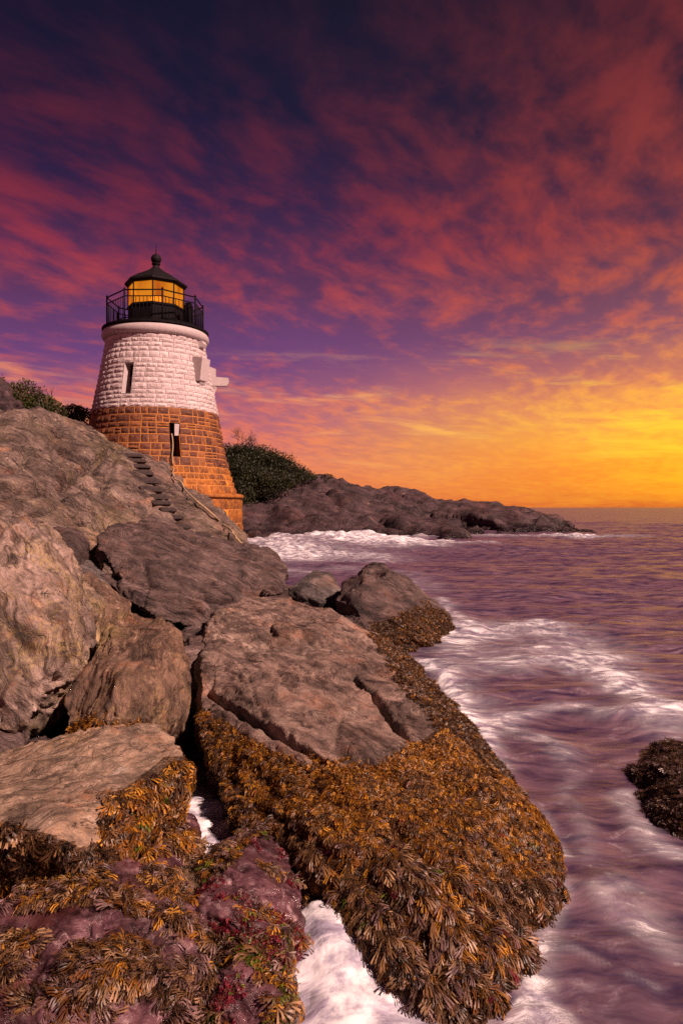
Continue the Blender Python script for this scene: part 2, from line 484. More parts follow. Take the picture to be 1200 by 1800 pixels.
def seg_dist(V, poly):
    """distance of each vertex to a 3-D polyline"""
    best = np.full(len(V), 1e9)
    for a, b in zip(poly[:-1], poly[1:]):
        a = np.array(a); b = np.array(b); ab = b - a
        tt = np.clip(((V - a) @ ab) / (ab @ ab + 1e-12), 0, 1)
        best = np.minimum(best, np.linalg.norm(V - (a + tt[:, None] * ab), axis=1))
    return best

def in_poly(px, py, poly):
    ins = np.zeros(len(px), bool)
    n = len(poly)
    for i in range(n):
        x1, y1 = poly[i]; x2, y2 = poly[(i + 1) % n]
        c = ((y1 > py) != (y2 > py)) & (px < (x2 - x1) * (py - y1) / (y2 - y1 + 1e-9) + x1)
        ins ^= c
    return ins

def topx(V):
    d = np.maximum(V[:, 1], 0.2)
    return 600 + V[:, 0] / d * FPX, HOR + (EYE - V[:, 2]) / d * FPX

CAMV = Vector((0, 0, EYE))
def cast(bvh, px, py):
    d = Vector(P(px, py, 1.0)) - CAMV
    h = bvh.ray_cast(CAMV, d.normalized())
    return h[0], h[1]

class Rock: pass

def rock(name, hulls, voxel, mat, label, cat='boulder', group=None, kind=None, round_=6, amp=0.03, size=0.5,
         strata=(0.3, 0.5, 0.9), st_amp=0.012, st_freq=14, facet=0.03, chisel=10, cracks=(), weed_poly=None, seed=0, fine=0.006, weed_noise=0.0):
    vf = joinvf([hull_vf(h) for h in hulls])
    V, F = remesh(vf, voxel)
    V = smooth_v(V, F, max(1, int(round_ * 0.4)))
    # planes broken off the block, each leaving a flat face with a hard edge
    rc = np.random.RandomState(400 + seed)
    for _ in range(chisel):
        n_ = np.array([rc.uniform(-1, 1), rc.uniform(-1.2, 0.15), rc.uniform(-0.45, 1.0)])
        n_ /= np.linalg.norm(n_)
        pr_ = V @ n_
        ex = np.clip(pr_ - (np.quantile(pr_, 0.999) - size * rc.uniform(0.05, 0.15)), 0, None)
        V = V - ex[:, None] * n_
    N = normals(V, F)
    if fine and cracks:
        b0 = BVHTree.FromPolygons(V.tolist(), F.tolist())
        lines = []
        for pts, wd_, dp in cracks:
            q = []
            for (ax, ay), (bx, by) in zip(pts[:-1], pts[1:]):
                for s in np.linspace(0, 1, 4)[:-1]:
                    h, _ = cast(b0, ax + (bx - ax) * s, ay + (by - ay) * s)
                    if h is not None: q.append(tuple(h))
            h, _ = cast(b0, *pts[-1])
            if h is not None: q.append(tuple(h))
            if len(q) > 1: lines.append((q, wd_, dp))
    else:
        lines = []
    o3 = np.array([seed * 3.7, seed * 1.9, seed * 5.1])
    big = fbm(V / size * 0.9 + o3, 3)
    D = amp * 0.38 * big
    sn = np.array(Vector(strata).normalized())
    wv = np.stack([fbm(V / size * 1.1 + o3 + s, 2) for s in (5, 9, 13)], 1)
    # broken planes: large cells, each with a tilt of its own, flattened a little along the foliation
    Q = V / (size * 0.9) + wv * 0.45
    along = (Q @ sn)[:, None] * sn
    f1, f2, cid, off = worley(Q + along * 1.1 + o3)
    rnd = ((cid * 37) % 101) / 101.0 - 0.5
    fc = smooth_v((rnd * 0.9 + (off * _g[(cid * 7) & 255]).sum(1) * 1.3)[:, None].repeat(3, 1), F, 4)[:, 0]
    f1b, f2b, _, _ = worley(Q * 1.6 + along * 2.4 + o3 + 19)
    D = D + facet * (0.45 * fc + 1.1 * (f1 - 0.5) + 0.55 * (f1b - 0.5))
    # foliation frame
    e1 = np.cross(sn, [0.0, 0.0, 1.0]); e1 /= np.linalg.norm(e1); e2 = np.cross(sn, e1)
    P3 = np.stack([V @ e1, V @ e2, V @ sn], 1) / size + wv * 0.22
    # terraces: sharp little ledges where layers have broken away
    hh = P3[:, 2] * (st_freq * size * 0.55) + fbm(P3 * (1.1, 1.1, 2.0) + o3, 3) * 1.3
    fr = hh - np.floor(hh)
    lay = np.where(fr < 0.9, fr / 0.9, (1 - fr) / 0.1)
    lr = _perm[np.floor(hh).astype(np.int64) & 255] / 255.0
    sm = np.clip(fbm(P3 * (1.6, 1.6, 3) + o3 + 70, 3) * 3 + 0.35, 0, 1)
    D = D + st_amp * smooth_v(((lay * 0.9 + lr * 1.1 - 1.0) * sm)[:, None].repeat(3, 1), F, 2)[:, 0]
    # drawn-out ridges and thin wandering cracks along the foliation
    r1 = fbm(P3 * (2.0, 2.0, 9.0) + o3 + 3, 5, 0.55)
    D = D + st_amp * 0.9 * r1 + fine * 1.2 * fbm(P3 * (5.0, 5.0, 26.0) + o3, 4, 0.6)
    c1_ = fbm(P3 * (0.9, 0.9, 3.2) + o3 + 51, 4, 0.5)
    c2_ = fbm(P3 * (1.7, 1.3, 1.4) + o3 + 87, 4, 0.5)
    cm1 = np.clip(fbm(P3 * 1.2 + o3 + 61, 2) * 4 + 0.5, 0, 1); cm2 = np.clip(fbm(P3 * 1.5 + o3 + 33, 2) * 4 - 0.1, 0, 1)
    D = D - fine * 3.2 * np.exp(-(c1_ / 0.028) ** 2) * cm1 - fine * 2.4 * np.exp(-(c2_ / 0.02) ** 2) * cm2
    tq = fbm(P3 * (0.8, 0.8, 2.2) + o3 + 15, 4, 0.5) * 5.0
    tf = tq - np.floor(tq)
    tstep = np.floor(tq) + np.clip((tf - 0.85) / 0.15, 0, 1)
    D = D + st_amp * 0.75 * smooth_v(tstep[:, None].repeat(3, 1), F, 1)[:, 0]
    pt = fbm(V / size * 7.0 + o3 + 21, 4, 0.6)
    D = D + fine * 0.7 * pt - fine * 1.8 * np.clip(pt - 0.28, 0, 1) * 3
    for q, wd_, dp in lines:
        wob = 1 + 0.9 * fbm(V / size * 6 + 3, 2)
        dd = seg_dist(V + (wv * 0.02 * size), q) / (wd_ * np.maximum(wob, 0.65))
        D = D - dp * np.exp(-dd ** 2)
    V = V + N * D[:, None]
    keep = V[F][:, :, 2].max(1) > -0.15          # nothing is built under the sea
    F = F[keep]
    used = np.unique(F); remap = np.zeros(len(V), dtype=np.int64); remap[used] = np.arange(len(used))
    V = V[used]; F = remap[F]; N = N[used]
    me = make_mesh(name, V, F, [mat])
    wd = np.zeros(len(V))
    if weed_poly is not None:
        px, py = topx(V)
        for pl_ in weed_poly:
            wd = np.maximum(wd, in_poly(px, py, pl_).astype(float))
    fattr(me, 'weed', wd)
    r = Rock()
    r.o = link(name, me, None, label, cat, group, kind)
    r.V, r.F, r.N = V, F, normals(V, F)
    r.bvh = BVHTree.FromPolygons(V.tolist(), F.tolist())
    return r

def body(front, thick, shrink=0.8, base=None, dz=0.0):
    """front: (px, py, d) points; a back side is added further off, drawn in towards the middle"""
    f = [Vector(P(*p)) for p in front]
    c = sum(f, Vector()) / len(f)
    out = [tuple(p) for p in f]
    for p in f:
        q = c + (p - c) * shrink
        out.append((q.x * (1 + thick / max(c.y, 1) * 0.5), q.y + thick, q.z + dz))
    if base is not None:
        for p in f:
            q = c + (p - c) * 0.8
            out.append((q.x, q.y + thick * 0.5, base))
    return out
# ================================================================== ROCKS (far to near)
# bedrock outcrop the lighthouse stands behind
oc_main = [P(*p) for p in [(-260, 690, 20), (-60, 714, 20.5), (0, 716, 21), (60, 718, 22), (100, 728, 23), (160, 757, 26), (200, 790, 26), (250, 802, 25.5), (290, 824, 25),
                           (330, 860, 24.5), (380, 908, 24), (420, 952, 23), (452, 985, 22), (500, 1030, 17),
                           (-260, 1010, 8.6), (0, 950, 9.2), (100, 975, 9.6), (200, 1010, 10), (300, 1030, 10.6), (400, 1040, 12), (460, 1040, 14)]]
oc_main += [(-14, 24, 1.0), (-9, 28, 2.0), (-5.0, 26, 0), (-2.5, 23, -0.6), (-12, 6, -0.5), (-4, 8, -0.6), (-1.8, 12, -0.6), (-14, 20, -0.5)]
oc_up = [P(*p) for p in [(-260, 700, 19.5), (0, 713, 20.4), (70, 716, 21.3), (120, 735, 23.5), (160, 757, 25.5), (205, 789, 24.5), (180, 800, 22.3), (112, 846, 16.2), (60, 868, 14.6), (0, 872, 13.6), (-260, 900, 11.5)]]
oc_up += [(x, y + 2.0, z - 1.2) for x, y, z in oc_up]
oc_mid = [P(*p) for p in [(205, 792, 25.0), (250, 800, 24.8), (290, 822, 24.3), (330, 860, 23.6), (385, 915, 22.8), (400, 960, 18.5), (330, 990, 14.8), (210, 940, 13.6), (120, 890, 13.4), (95, 868, 14.2), (160, 820, 19)]]
oc_mid += [(x, y + 2.0, z - 1.2) for x, y, z in oc_mid]
outcrop = rock('rock_outcrop', [oc_main, oc_up, oc_mid], 0.072, M['outcrop'],
               None, None, kind='structure', round_=5, chisel=0, amp=0.30, size=2.6, strata=(0.42, 0.5, 0.85), st_amp=0.16, st_freq=2.3, facet=0.26, fine=0.045, seed=3,
               cracks=[([(0, 868), (40, 872), (80, 876), (110, 892), (150, 915), (172, 935)], 0.13, 0.85), ([(-20, 885), (20, 890), (50, 896)], 0.25, 0.9),
                       ([(112, 850), (150, 820), (200, 790)], 0.10, 0.5), ([(0, 850), (60, 856), (108, 850)], 0.10, 0.5), ([(0, 795), (60, 800), (120, 810)], 0.07, 0.22), ([(130, 730), (90, 780), (20, 830)], 0.06, 0.2), ([(205, 800), (190, 850), (160, 880)], 0.07, 0.25), ([(300, 850), (260, 900), (230, 930)], 0.06, 0.2)])
outcrop.o['label'] = 'sloping grey bedrock outcrop with cut steps below the lighthouse'

# headland beyond the cove
hA = [P(*p) for p in [(360, 860, 46), (440, 858, 47), (470, 850, 48), (515, 842, 50), (556, 834, 52), (600, 839, 53), (645, 852, 54), (700, 868, 56), (760, 880, 57),
                      (380, 962, 33), (460, 958, 33), (520, 950, 36), (600, 952, 36), (660, 958, 34), (720, 955, 38), (790, 930, 50)]]
hA += [(-16, 60, -1), (-3, 62, -1), (6, 64, -1), (-16, 48, -1), (-9, 32, -0.8), (-5, 33, -0.8), (1.5, 34, -0.8), (6, 42, -1)]
hB = [P(*p) for p in [(640, 852, 56), (700, 867, 57), (760, 880, 58), (820, 887, 58), (880, 891, 58), (925, 896, 57), (960, 906, 54), (1000, 919, 49), (1030, 932, 46), (1062, 943, 42.5), (990, 945, 41),
                      (850, 925, 48), (700, 925, 50)]]
hB += [(2, 66, -1), (14, 66, -1), (17, 60, -1), (15.2, 42, -0.8), (8, 44, -1), (3, 50, -1)]
hC = [P(*p) for p in [(500, 905, 42), (620, 890, 44), (720, 900, 45), (800, 925, 42), (835, 958, 31.5), (770, 958, 33), (700, 962, 32), (640, 955, 34), (560, 945, 36)]]
hC += [(x, y + 2, -0.9) for x, y, z in hC]
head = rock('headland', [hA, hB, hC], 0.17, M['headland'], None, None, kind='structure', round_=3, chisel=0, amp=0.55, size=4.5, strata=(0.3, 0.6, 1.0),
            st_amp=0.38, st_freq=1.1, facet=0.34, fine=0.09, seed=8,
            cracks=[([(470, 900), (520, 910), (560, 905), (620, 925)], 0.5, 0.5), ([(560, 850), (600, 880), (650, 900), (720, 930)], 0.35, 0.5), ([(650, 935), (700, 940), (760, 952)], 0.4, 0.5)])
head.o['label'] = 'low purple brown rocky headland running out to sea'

small_far = []
for i, (pts, th, lab) in enumerate([
        ([(428, 940, 31), (450, 933, 31), (478, 942, 31), (482, 955, 30.5), (440, 956, 30)], 0.9, 'small wet dark rock in the foam at the foot of the lighthouse'),
        ([(812, 931, 41), (830, 925, 41), (850, 930, 41), (856, 938, 40.5), (815, 939, 40)], 1.2, 'dark low rock awash off the middle of the headland'),
        ([(868, 934, 42), (890, 930, 43), (915, 936, 42), (905, 942, 41), (872, 942, 40.5)], 1.2, 'flat dark rock awash nearer the tip of the headland')]):
    small_far.append(rock('sea_rock', [body(pts, th, base=-0.4)], 0.07, M['headland'], lab, 'rock', 'dark rocks awash by the headland', round_=3, amp=0.12, size=0.9, facet=0.14, st_amp=0.06, st_freq=4, fine=0.02, seed=20 + i))

# rubble bed under the boulders
bed = rock('shore_bedrock', [[(-6, 3.4, -0.5), (-6, 3.4, 0.15), (-1.4, 3.4, -0.5), (-1.5, 3.9, 0.05), (-1.35, 5.4, -0.12), (-1.2, 8.0, -0.1), (-0.3, 9.3, -0.1), (-0.6, 11.5, 0.3), (-7, 11, 0.9), (-6, 6, 0.35), (-3, 5.4, 0.15), (0.1, 9.6, -0.4), (-0.5, 12, -0.5), (-7, 12, -0.5)]],
           0.06, M['rock_dark'], None, None, kind='structure', round_=3, chisel=0, amp=0.10, size=0.7, facet=0.14, st_amp=0.04, st_freq=9, fine=0.012, seed=5)
bed.o['label'] = 'dark wet bedrock between the boulders'

G1 = 'boulders heaped along the shore'
left_big = rock('boulder', [body([(-260, 900, 5.0), (-120, 885, 5.2), (0, 905, 5.3), (32, 912, 5.3), (62, 938, 5.3), (96, 968, 5.2), (122, 1016, 5.1), (146, 1075, 4.9), (158, 1125, 4.7),
                                  (150, 1155, 4.55), (105, 1215, 4.3), (62, 1252, 4.15), (10, 1288, 4.05), (-120, 1300, 4.0), (-260, 1290, 4.1), (-60, 1060, 4.2), (40, 1060, 4.25), (110, 1110, 4.35)], 1.3, base=0.1)],
                0.015, M['rock_lich'], 'huge pale pinkish boulder with ochre lichen, tallest at the edge of the shore', 'boulder', G1, round_=8, amp=0.07, size=0.55,
                strata=(1.0, 0.3, 0.5), st_amp=0.03, st_freq=11, facet=0.06, fine=0.012, seed=31)
rock('boulder', [body([(120, 1012, 6.3), (146, 1014, 6.3), (163, 1045, 6.2), (169, 1085, 6.0), (158, 1128, 5.8), (120, 1140, 5.7), (110, 1050, 6.0)], 0.5, base=0.2)], 0.018, M['rock_brown'],
     'narrow reddish boulder wedged beside the huge pale one', 'boulder', G1, round_=5, amp=0.04, size=0.4, facet=0.05, st_amp=0.02, seed=32)
rock('boulder', [body([(78, 930, 7.9), (104, 926, 8.0), (128, 934, 7.8), (147, 958, 7.6), (146, 968, 7.4), (130, 985, 7.2), (98, 984, 7.1), (88, 965, 7.1), (96, 950, 7.1), (122, 950, 7.2)], 0.7, base=0.6)], 0.02, M['rock_dark'],
     'small boulder with a pale top and a dark shaded face below the outcrop', 'boulder', G1, round_=3, amp=0.03, size=0.5, facet=0.03, st_amp=0.012, seed=33)
rock('boulder', [body([(118, 935, 8.8), (140, 927, 9.0), (168, 938, 8.9), (166, 965, 8.2), (148, 975, 8.0), (120, 950, 8.3)], 0.7, base=0.6)], 0.022, M['rock_tan'],
     'small cream coloured rock lying against the foot of the outcrop', 'boulder', G1, round_=3, amp=0.03, size=0.5, facet=0.04, seed=34)
rock('boulder', [body([(98, 985, 7.0), (150, 982, 7.4), (172, 1000, 7.2), (190, 1040, 6.9), (170, 1040, 6.6), (130, 1015, 6.6)], 0.6, base=0.4)], 0.02, M['rock'],
     'flat topped purple boulder under the dark faced one', 'boulder', G1, round_=4, amp=0.03, size=0.5, facet=0.03, seed=35)
long_b = rock('boulder', [body([(155, 985, 7.6), (168, 942, 7.9), (198, 922, 8.3), (228, 925, 8.6), (282, 938, 8.9), (350, 962, 9.2), (425, 978, 9.5), (482, 988, 9.7), (506, 1008, 9.6), (516, 1030, 9.3),
                                (490, 1045, 8.9), (440, 1052, 8.3), (400, 1072, 7.8), (375, 1090, 7.4), (340, 1104, 7.1), (290, 1094, 7.1), (245, 1070, 7.2), (190, 1040, 7.2), (158, 1012, 7.3),
                                (240, 980, 7.7), (330, 1020, 7.4), (420, 1020, 8.4)], 1.5, dz=0.12)],
              0.022, M['rock_dark'], 'long dark grey brown boulder lying aslant below the steps', 'boulder', G1, round_=7, amp=0.06, size=0.8, strata=(0.25, 0.35, 1.0), st_amp=0.035, st_freq=8, facet=0.06, fine=0.012, seed=36,
              cracks=[([(200, 1000), (260, 1030), (340, 1050), (430, 1062)], 0.03, 0.07), ([(255, 990), (262, 1030), (250, 1080)], 0.02, 0.04), ([(290, 960), (380, 1000), (480, 1020)], 0.02, 0.04)])
rock('boulder', [body([(160, 1020, 6.7), (186, 1042, 6.7), (222, 1070, 6.5), (222, 1098, 6.2), (178, 1112, 6.1), (165, 1070, 6.3)], 0.5, base=0.2)], 0.018, M['rock_brown'],
     'brown boulder under the low end of the long dark one', 'boulder', G1, round_=4, amp=0.04, size=0.5, facet=0.04, strata=(0.8, 0, 0.6), seed=37)
rock('boulder', [body([(306, 1112, 6.6), (355, 1108, 6.8), (372, 1120, 6.6), (372, 1135, 6.3), (310, 1134, 6.3)], 0.5, base=0.2)], 0.016, M['rock_dark'],
     'thin slab of dark rock in the gap under the long boulder', 'boulder', G1, round_=2, amp=0.02, size=0.4, facet=0.03, st_amp=0.02, seed=38)
rock('boulder', [body([(308, 1130, 5.6), (360, 1132, 5.7), (368, 1180, 5.4), (362, 1270, 4.7), (300, 1280, 4.6), (300, 1190, 5.2)], 0.6, base=0.0)], 0.014, M['rock_dark'],
     'dark layered rock standing in the cleft beside the great slab', 'boulder', G1, round_=3, amp=0.03, size=0.4, strata=(0, 0.3, 0.95), st_amp=0.03, st_freq=24, facet=0.03, seed=39)
grey_b = rock('boulder', [body([(504, 1040, 9.2), (522, 1018, 9.5), (552, 1004, 9.6), (580, 1006, 9.6), (602, 1026, 9.4), (600, 1048, 9.1), (582, 1066, 8.9), (540, 1062, 8.9), (510, 1052, 9.0), (550, 1030, 8.9)], 0.6, base=0.0)],
              0.02, M['rock'], 'small rounded grey boulder resting between the long and the weedy boulder', 'boulder', G1, round_=6, amp=0.03, size=0.5, facet=0.02, st_amp=0.012, seed=40)
w9 = [[(752, 1062), (830, 1100), (800, 1150), (740, 1170), (655, 1125), (650, 1098), (700, 1082)]]
rock9 = rock('boulder', [body([(584, 1064, 8.3), (600, 1030, 8.8), (624, 1004, 9.1), (650, 990, 9.2), (672, 994, 9.3), (702, 1022, 9.3), (740, 1045, 9.3), (782, 1076, 9.2), (815, 1108, 9.0), (782, 1138, 8.2), (752, 1152, 7.8),
                               (700, 1138, 7.6), (650, 1108, 7.7), (610, 1082, 7.9), (650, 1040, 8.3), (720, 1080, 8.0)], 1.0, base=-0.3)],
             0.02, M['rock_dark'], 'pyramid shaped brown boulder with weed on its seaward side', 'boulder', G1, round_=5, amp=0.06, size=0.7, facet=0.08, st_amp=0.03, st_freq=10, seed=41, weed_poly=w9)
wm = [[(100, 1270), (260, 1262), (300, 1310), (100, 1320)]]
mid_b = rock('boulder', [body([(104, 1292, 4.0), (116, 1240, 4.25), (150, 1185, 4.5), (168, 1126, 4.8), (190, 1090, 5.0), (212, 1096, 5.0), (232, 1108, 4.95), (262, 1114, 4.95), (300, 1116, 4.95), (318, 1148, 4.85), (328, 1212, 4.6),
                               (322, 1255, 4.35), (292, 1306, 4.1), (200, 1310, 3.9), (210, 1200, 4.1), (270, 1200, 4.15), (240, 1150, 4.5)], 0.8, base=0.0)],
             0.012, M['rock_brown'], 'upright shield shaped brown boulder with a fluted face and golden rim', 'boulder', G1, round_=8, chisel=3, amp=0.05, size=0.45, strata=(1.0, 0.2, -0.2), st_amp=0.014, st_freq=26, facet=0.035, fine=0.008, seed=42, weed_poly=wm)
rock('boulder', [body([(-60, 1285, 3.9), (0, 1290, 4.0), (20, 1312, 3.95), (26, 1345, 3.8), (12, 1378, 3.6), (-60, 1385, 3.5)], 0.5, base=0.0)], 0.014, M['rock_dark'],
     'small grey rock at the foot of the huge pale boulder', 'boulder', G1, round_=4, amp=0.03, size=0.35, facet=0.03, seed=43)
rock('boulder', [body([(28, 1318, 3.9), (60, 1330, 3.95), (98, 1352, 3.8), (90, 1372, 3.6), (40, 1370, 3.5), (24, 1345, 3.6)], 0.4, base=0.0)], 0.012, M['rock_dark'],
     'wet black rock in the hollow behind the tan flat boulder', 'boulder', G1, round_=3, amp=0.03, size=0.3, facet=0.03, seed=44)

# great slab with the weed skirt
wS = [[(345, 1235), (372, 1255), (430, 1290), (500, 1330), (560, 1365), (640, 1345), (700, 1350), (735, 1305), (780, 1275), (805, 1320), (830, 1300), (640, 1110), (735, 1150), (1000, 1480), (1010, 1560), (960, 1800), (500, 1810), (300, 1500), (330, 1250)]]
slab_pts = [P(*p) for p in [(366, 1128, 5.9), (362, 1098, 6.6), (376, 1082, 7.1), (412, 1060, 7.7), (466, 1049, 8.1), (512, 1054, 8.1), (562, 1064, 7.8), (602, 1086, 7.1), (642, 1114, 6.55),
                            (682, 1168, 5.55), (727, 1232, 4.6), (806, 1318, 3.55), (354, 1170, 5.0), (351, 1232, 4.35), (368, 1285, 3.95),
                            (450, 1330, 3.35), (600, 1362, 3.12), (700, 1350, 3.25), (870, 1395, 3.15), (930, 1440, 3.06), (980, 1485, 3.05),
                            (540, 1480, 2.85), (650, 1520, 2.68), (800, 1560, 2.55), (900, 1560, 2.62), (560, 1600, 2.66), (700, 1700, 2.32), (850, 1720, 2.28), (420, 1420, 3.25)]]
slab_pts += [PH(*p) for p in [(372, 1400, -0.1), (410, 1480, -0.05), (520, 1600, -0.05), (640, 1735, -0.05), (760, 1830, -0.05), (890, 1800, -0.05), (950, 1690, -0.05), (980, 1600, -0.05), (988, 1510, -0.05), (905, 1405, -0.1), (835, 1296, -0.1), (755, 1178, -0.1), (720, 1140, -0.1)]]
slab_pts += [(-1.2, 5.5, -0.2), (-1.4, 8.2, -0.2), (0.2, 8.6, -0.2)]
lip = [P(*p) for p in [(366, 1120, 6.0), (362, 1095, 6.5), (376, 1080, 7.0), (412, 1057, 7.5), (466, 1046, 7.9), (512, 1051, 7.9), (500, 1075, 7.1), (430, 1085, 6.7), (400, 1105, 6.2)]]
lip += [(x, y, z - 0.3) for x, y, z in lip]
lip2 = [P(*p) for p in [(480, 1098, 6.2), (520, 1088, 6.6), (590, 1092, 6.7), (640, 1116, 6.3), (625, 1128, 5.9), (560, 1112, 6.0), (490, 1115, 5.9)]]
lip2 += [(x, y, z - 0.3) for x, y, z in lip2]
slab = rock('boulder', [slab_pts, lip, lip2], 0.0135, M['rock_big'], 'great sloping slab of brown rock skirted with golden brown seaweed', 'boulder', G1, round_=6, chisel=3, amp=0.035, size=0.6,
            strata=(0.75, 0.5, 0.45), st_amp=0.016, st_freq=13, facet=0.038, fine=0.007, seed=50, weed_poly=wS,
            cracks=[([(352, 1205), (390, 1228), (430, 1262), (470, 1285), (520, 1310), (570, 1335), (612, 1350)], 0.020, 0.12), ([(618, 1184), (650, 1215), (672, 1238), (692, 1262), (714, 1290)], 0.018, 0.12),
                    ([(470, 1272), (510, 1262), (545, 1270)], 0.010, 0.03), ([(480, 1100), (540, 1108), (620, 1122)], 0.025, 0.06), ([(400, 1095), (440, 1085), (500, 1082)], 0.02, 0.06),
                    ([(420, 1165), (440, 1200), (452, 1240)], 0.008, 0.025), ([(560, 1230), (600, 1250), (590, 1300)], 0.008, 0.02), ([(640, 1520), (700, 1600), (760, 1700)], 0.035, 0.06), ([(690, 1450), (760, 1520), (830, 1620)], 0.03, 0.05)])

# tan flat boulder
wF = [[(-80, 1440), (30, 1455), (90, 1465), (140, 1490), (180, 1480), (178, 1450), (200, 1400), (240, 1370), (290, 1330), (345, 1330), (345, 1400), (300, 1440), (220, 1560), (-80, 1580)]]
flat_b = rock('boulder', [body([(-160, 1400, 3.0), (0, 1374, 3.05), (100, 1340, 3.15), (175, 1300, 3.3), (250, 1293, 3.35), (285, 1300, 3.35), (322, 1332, 3.2), (326, 1372, 3.05), (284, 1402, 2.9), (232, 1452, 2.75), (198, 1490, 2.62),
                                (150, 1496, 2.55), (100, 1458, 2.55), (0, 1452, 2.52), (-160, 1452, 2.5), (180, 1380, 2.85), (100, 1400, 2.75), (190, 1335, 3.08), (150, 1540, 2.62), (0, 1545, 2.6), (-160, 1540, 2.6)], 0.35, shrink=0.85, base=-0.1)],
              0.0105, M['rock_tan'], 'flat topped tan boulder with golden weed hanging from its near edge', 'boulder', G1, round_=6, chisel=4, amp=0.03, size=0.35, strata=(-0.8, 1.0, 0.6), st_amp=0.012, st_freq=24, facet=0.028, fine=0.006, seed=51, weed_poly=wF)
G2 = 'low weedy rocks in the wash'
allp = [[(-200, 1400), (1300, 1400), (1300, 1900), (-200, 1900)]]
low = []
low.append(rock('boulder', [body([(213, 1545, 2.8), (222, 1512, 2.9), (255, 1478, 3.0), (288, 1462, 3.05), (325, 1480, 3.0), (352, 1520, 2.9), (335, 1545, 2.8), (290, 1560, 2.65), (240, 1568, 2.62), (290, 1500, 2.8)], 0.35, base=-0.1)],
         0.01, M['rock_pink'], 'low purplish rock crowned with weed below the tan flat boulder', 'boulder', G2, round_=5, amp=0.03, size=0.3, facet=0.02, st_amp=0.01, fine=0.005, seed=61))
low.append(rock('boulder', [body([(336, 1590, 2.5), (350, 1530, 2.7), (405, 1490, 2.8), (450, 1484, 2.85), (492, 1514, 2.8), (526, 1580, 2.6), (542, 1625, 2.48), (532, 1685, 2.3), (500, 1735, 2.18), (430, 1700, 2.15), (360, 1650, 2.25), (430, 1580, 2.4)], 0.3, base=-0.1)],
         0.009, M['rock_pink'], 'rounded rock crusted pink and crimson beside the white surge', 'boulder', G2, round_=6, amp=0.03, size=0.3, facet=0.02, st_amp=0.01, fine=0.005, seed=62))
low.append(rock('boulder', [body([(-160, 1700, 2.15), (0, 1636, 2.3), (50, 1602, 2.4), (122, 1578, 2.45), (195, 1552, 2.5), (252, 1578, 2.45), (325, 1620, 2.35), (384, 1668, 2.2), (374, 1728, 2.05), (350, 1840, 1.85), (0, 1850, 1.82), (-160, 1850, 1.85), (200, 1640, 2.15), (200, 1760, 1.92), (50, 1720, 2.0)], 0.3, base=-0.1)],
         0.0085, M['rock_pink'], 'broad low rock thickly matted with brown branching seaweed', 'boulder', G2, round_=6, amp=0.035, size=0.28, facet=0.025, st_amp=0.01, fine=0.005, seed=63))
low.append(rock('boulder', [body([(366, 1760, 2.02), (420, 1690, 2.12), (470, 1708, 2.1), (502, 1755, 2.0), (508, 1820, 1.9), (420, 1840, 1.85), (350, 1840, 1.86), (430, 1760, 1.96)], 0.3, base=-0.1)],
         0.0085, M['rock_pink'], 'small wet rock with crimson and green weed at the water edge', 'boulder', G2, round_=5, amp=0.03, size=0.25, facet=0.02, fine=0.005, seed=64))
low.append(rock('boulder', [body([(268, 1585, 2.48), (300, 1560, 2.55), (340, 1552, 2.6), (348, 1575, 2.55), (330, 1602, 2.42), (285, 1606, 2.4)], 0.2, base=-0.1)],
         0.008, M['rock_tan'], 'little orange rock between the weedy rocks', 'boulder', G2, round_=5, amp=0.02, size=0.2, facet=0.02, fine=0.004, seed=65))
right_b = rock('boulder', [body([(1122, 1408, 3.9), (1134, 1378, 4.0), (1162, 1346, 4.15), (1205, 1334, 4.2), (1290, 1345, 4.2), (1380, 1400, 4.0), (1380, 1500, 3.4), (1200, 1500, 3.35), (1160, 1475, 3.5), (1118, 1440, 3.7), (1200, 1400, 3.6), (1290, 1420, 3.5)], 0.5, base=-0.2)],
               0.014, M['rock_dark'], 'black weed covered rock standing alone in the sea', 'boulder', None, round_=6, chisel=2, amp=0.04, size=0.35, facet=0.03, seed=66, weed_poly=[[(1000, 1200), (1500, 1200), (1500, 1700), (1000, 1700)]])
print('rocks', round(time.time() - T0, 1))
# ================================================================== SEAWEED
M['weed'], k = new_mat('seaweed')
ca = k.n('ShaderNodeAttribute', {'attribute_name': 'col', 'attribute_type': 'INSTANCER'}).outputs['Color']
tipv = k.n('ShaderNodeAttribute', {'attribute_name': 'tip'}).outputs['Fac']
brv = k.n('ShaderNodeAttribute', {'attribute_name': 'br'}).outputs['Fac']
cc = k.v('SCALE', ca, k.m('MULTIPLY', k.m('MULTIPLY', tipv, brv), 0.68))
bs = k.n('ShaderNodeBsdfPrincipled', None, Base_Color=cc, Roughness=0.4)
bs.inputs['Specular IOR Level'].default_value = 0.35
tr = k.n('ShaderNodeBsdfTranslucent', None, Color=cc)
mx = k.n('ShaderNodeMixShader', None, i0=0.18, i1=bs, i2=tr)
k.n('ShaderNodeOutputMaterial', None, Surface=mx)

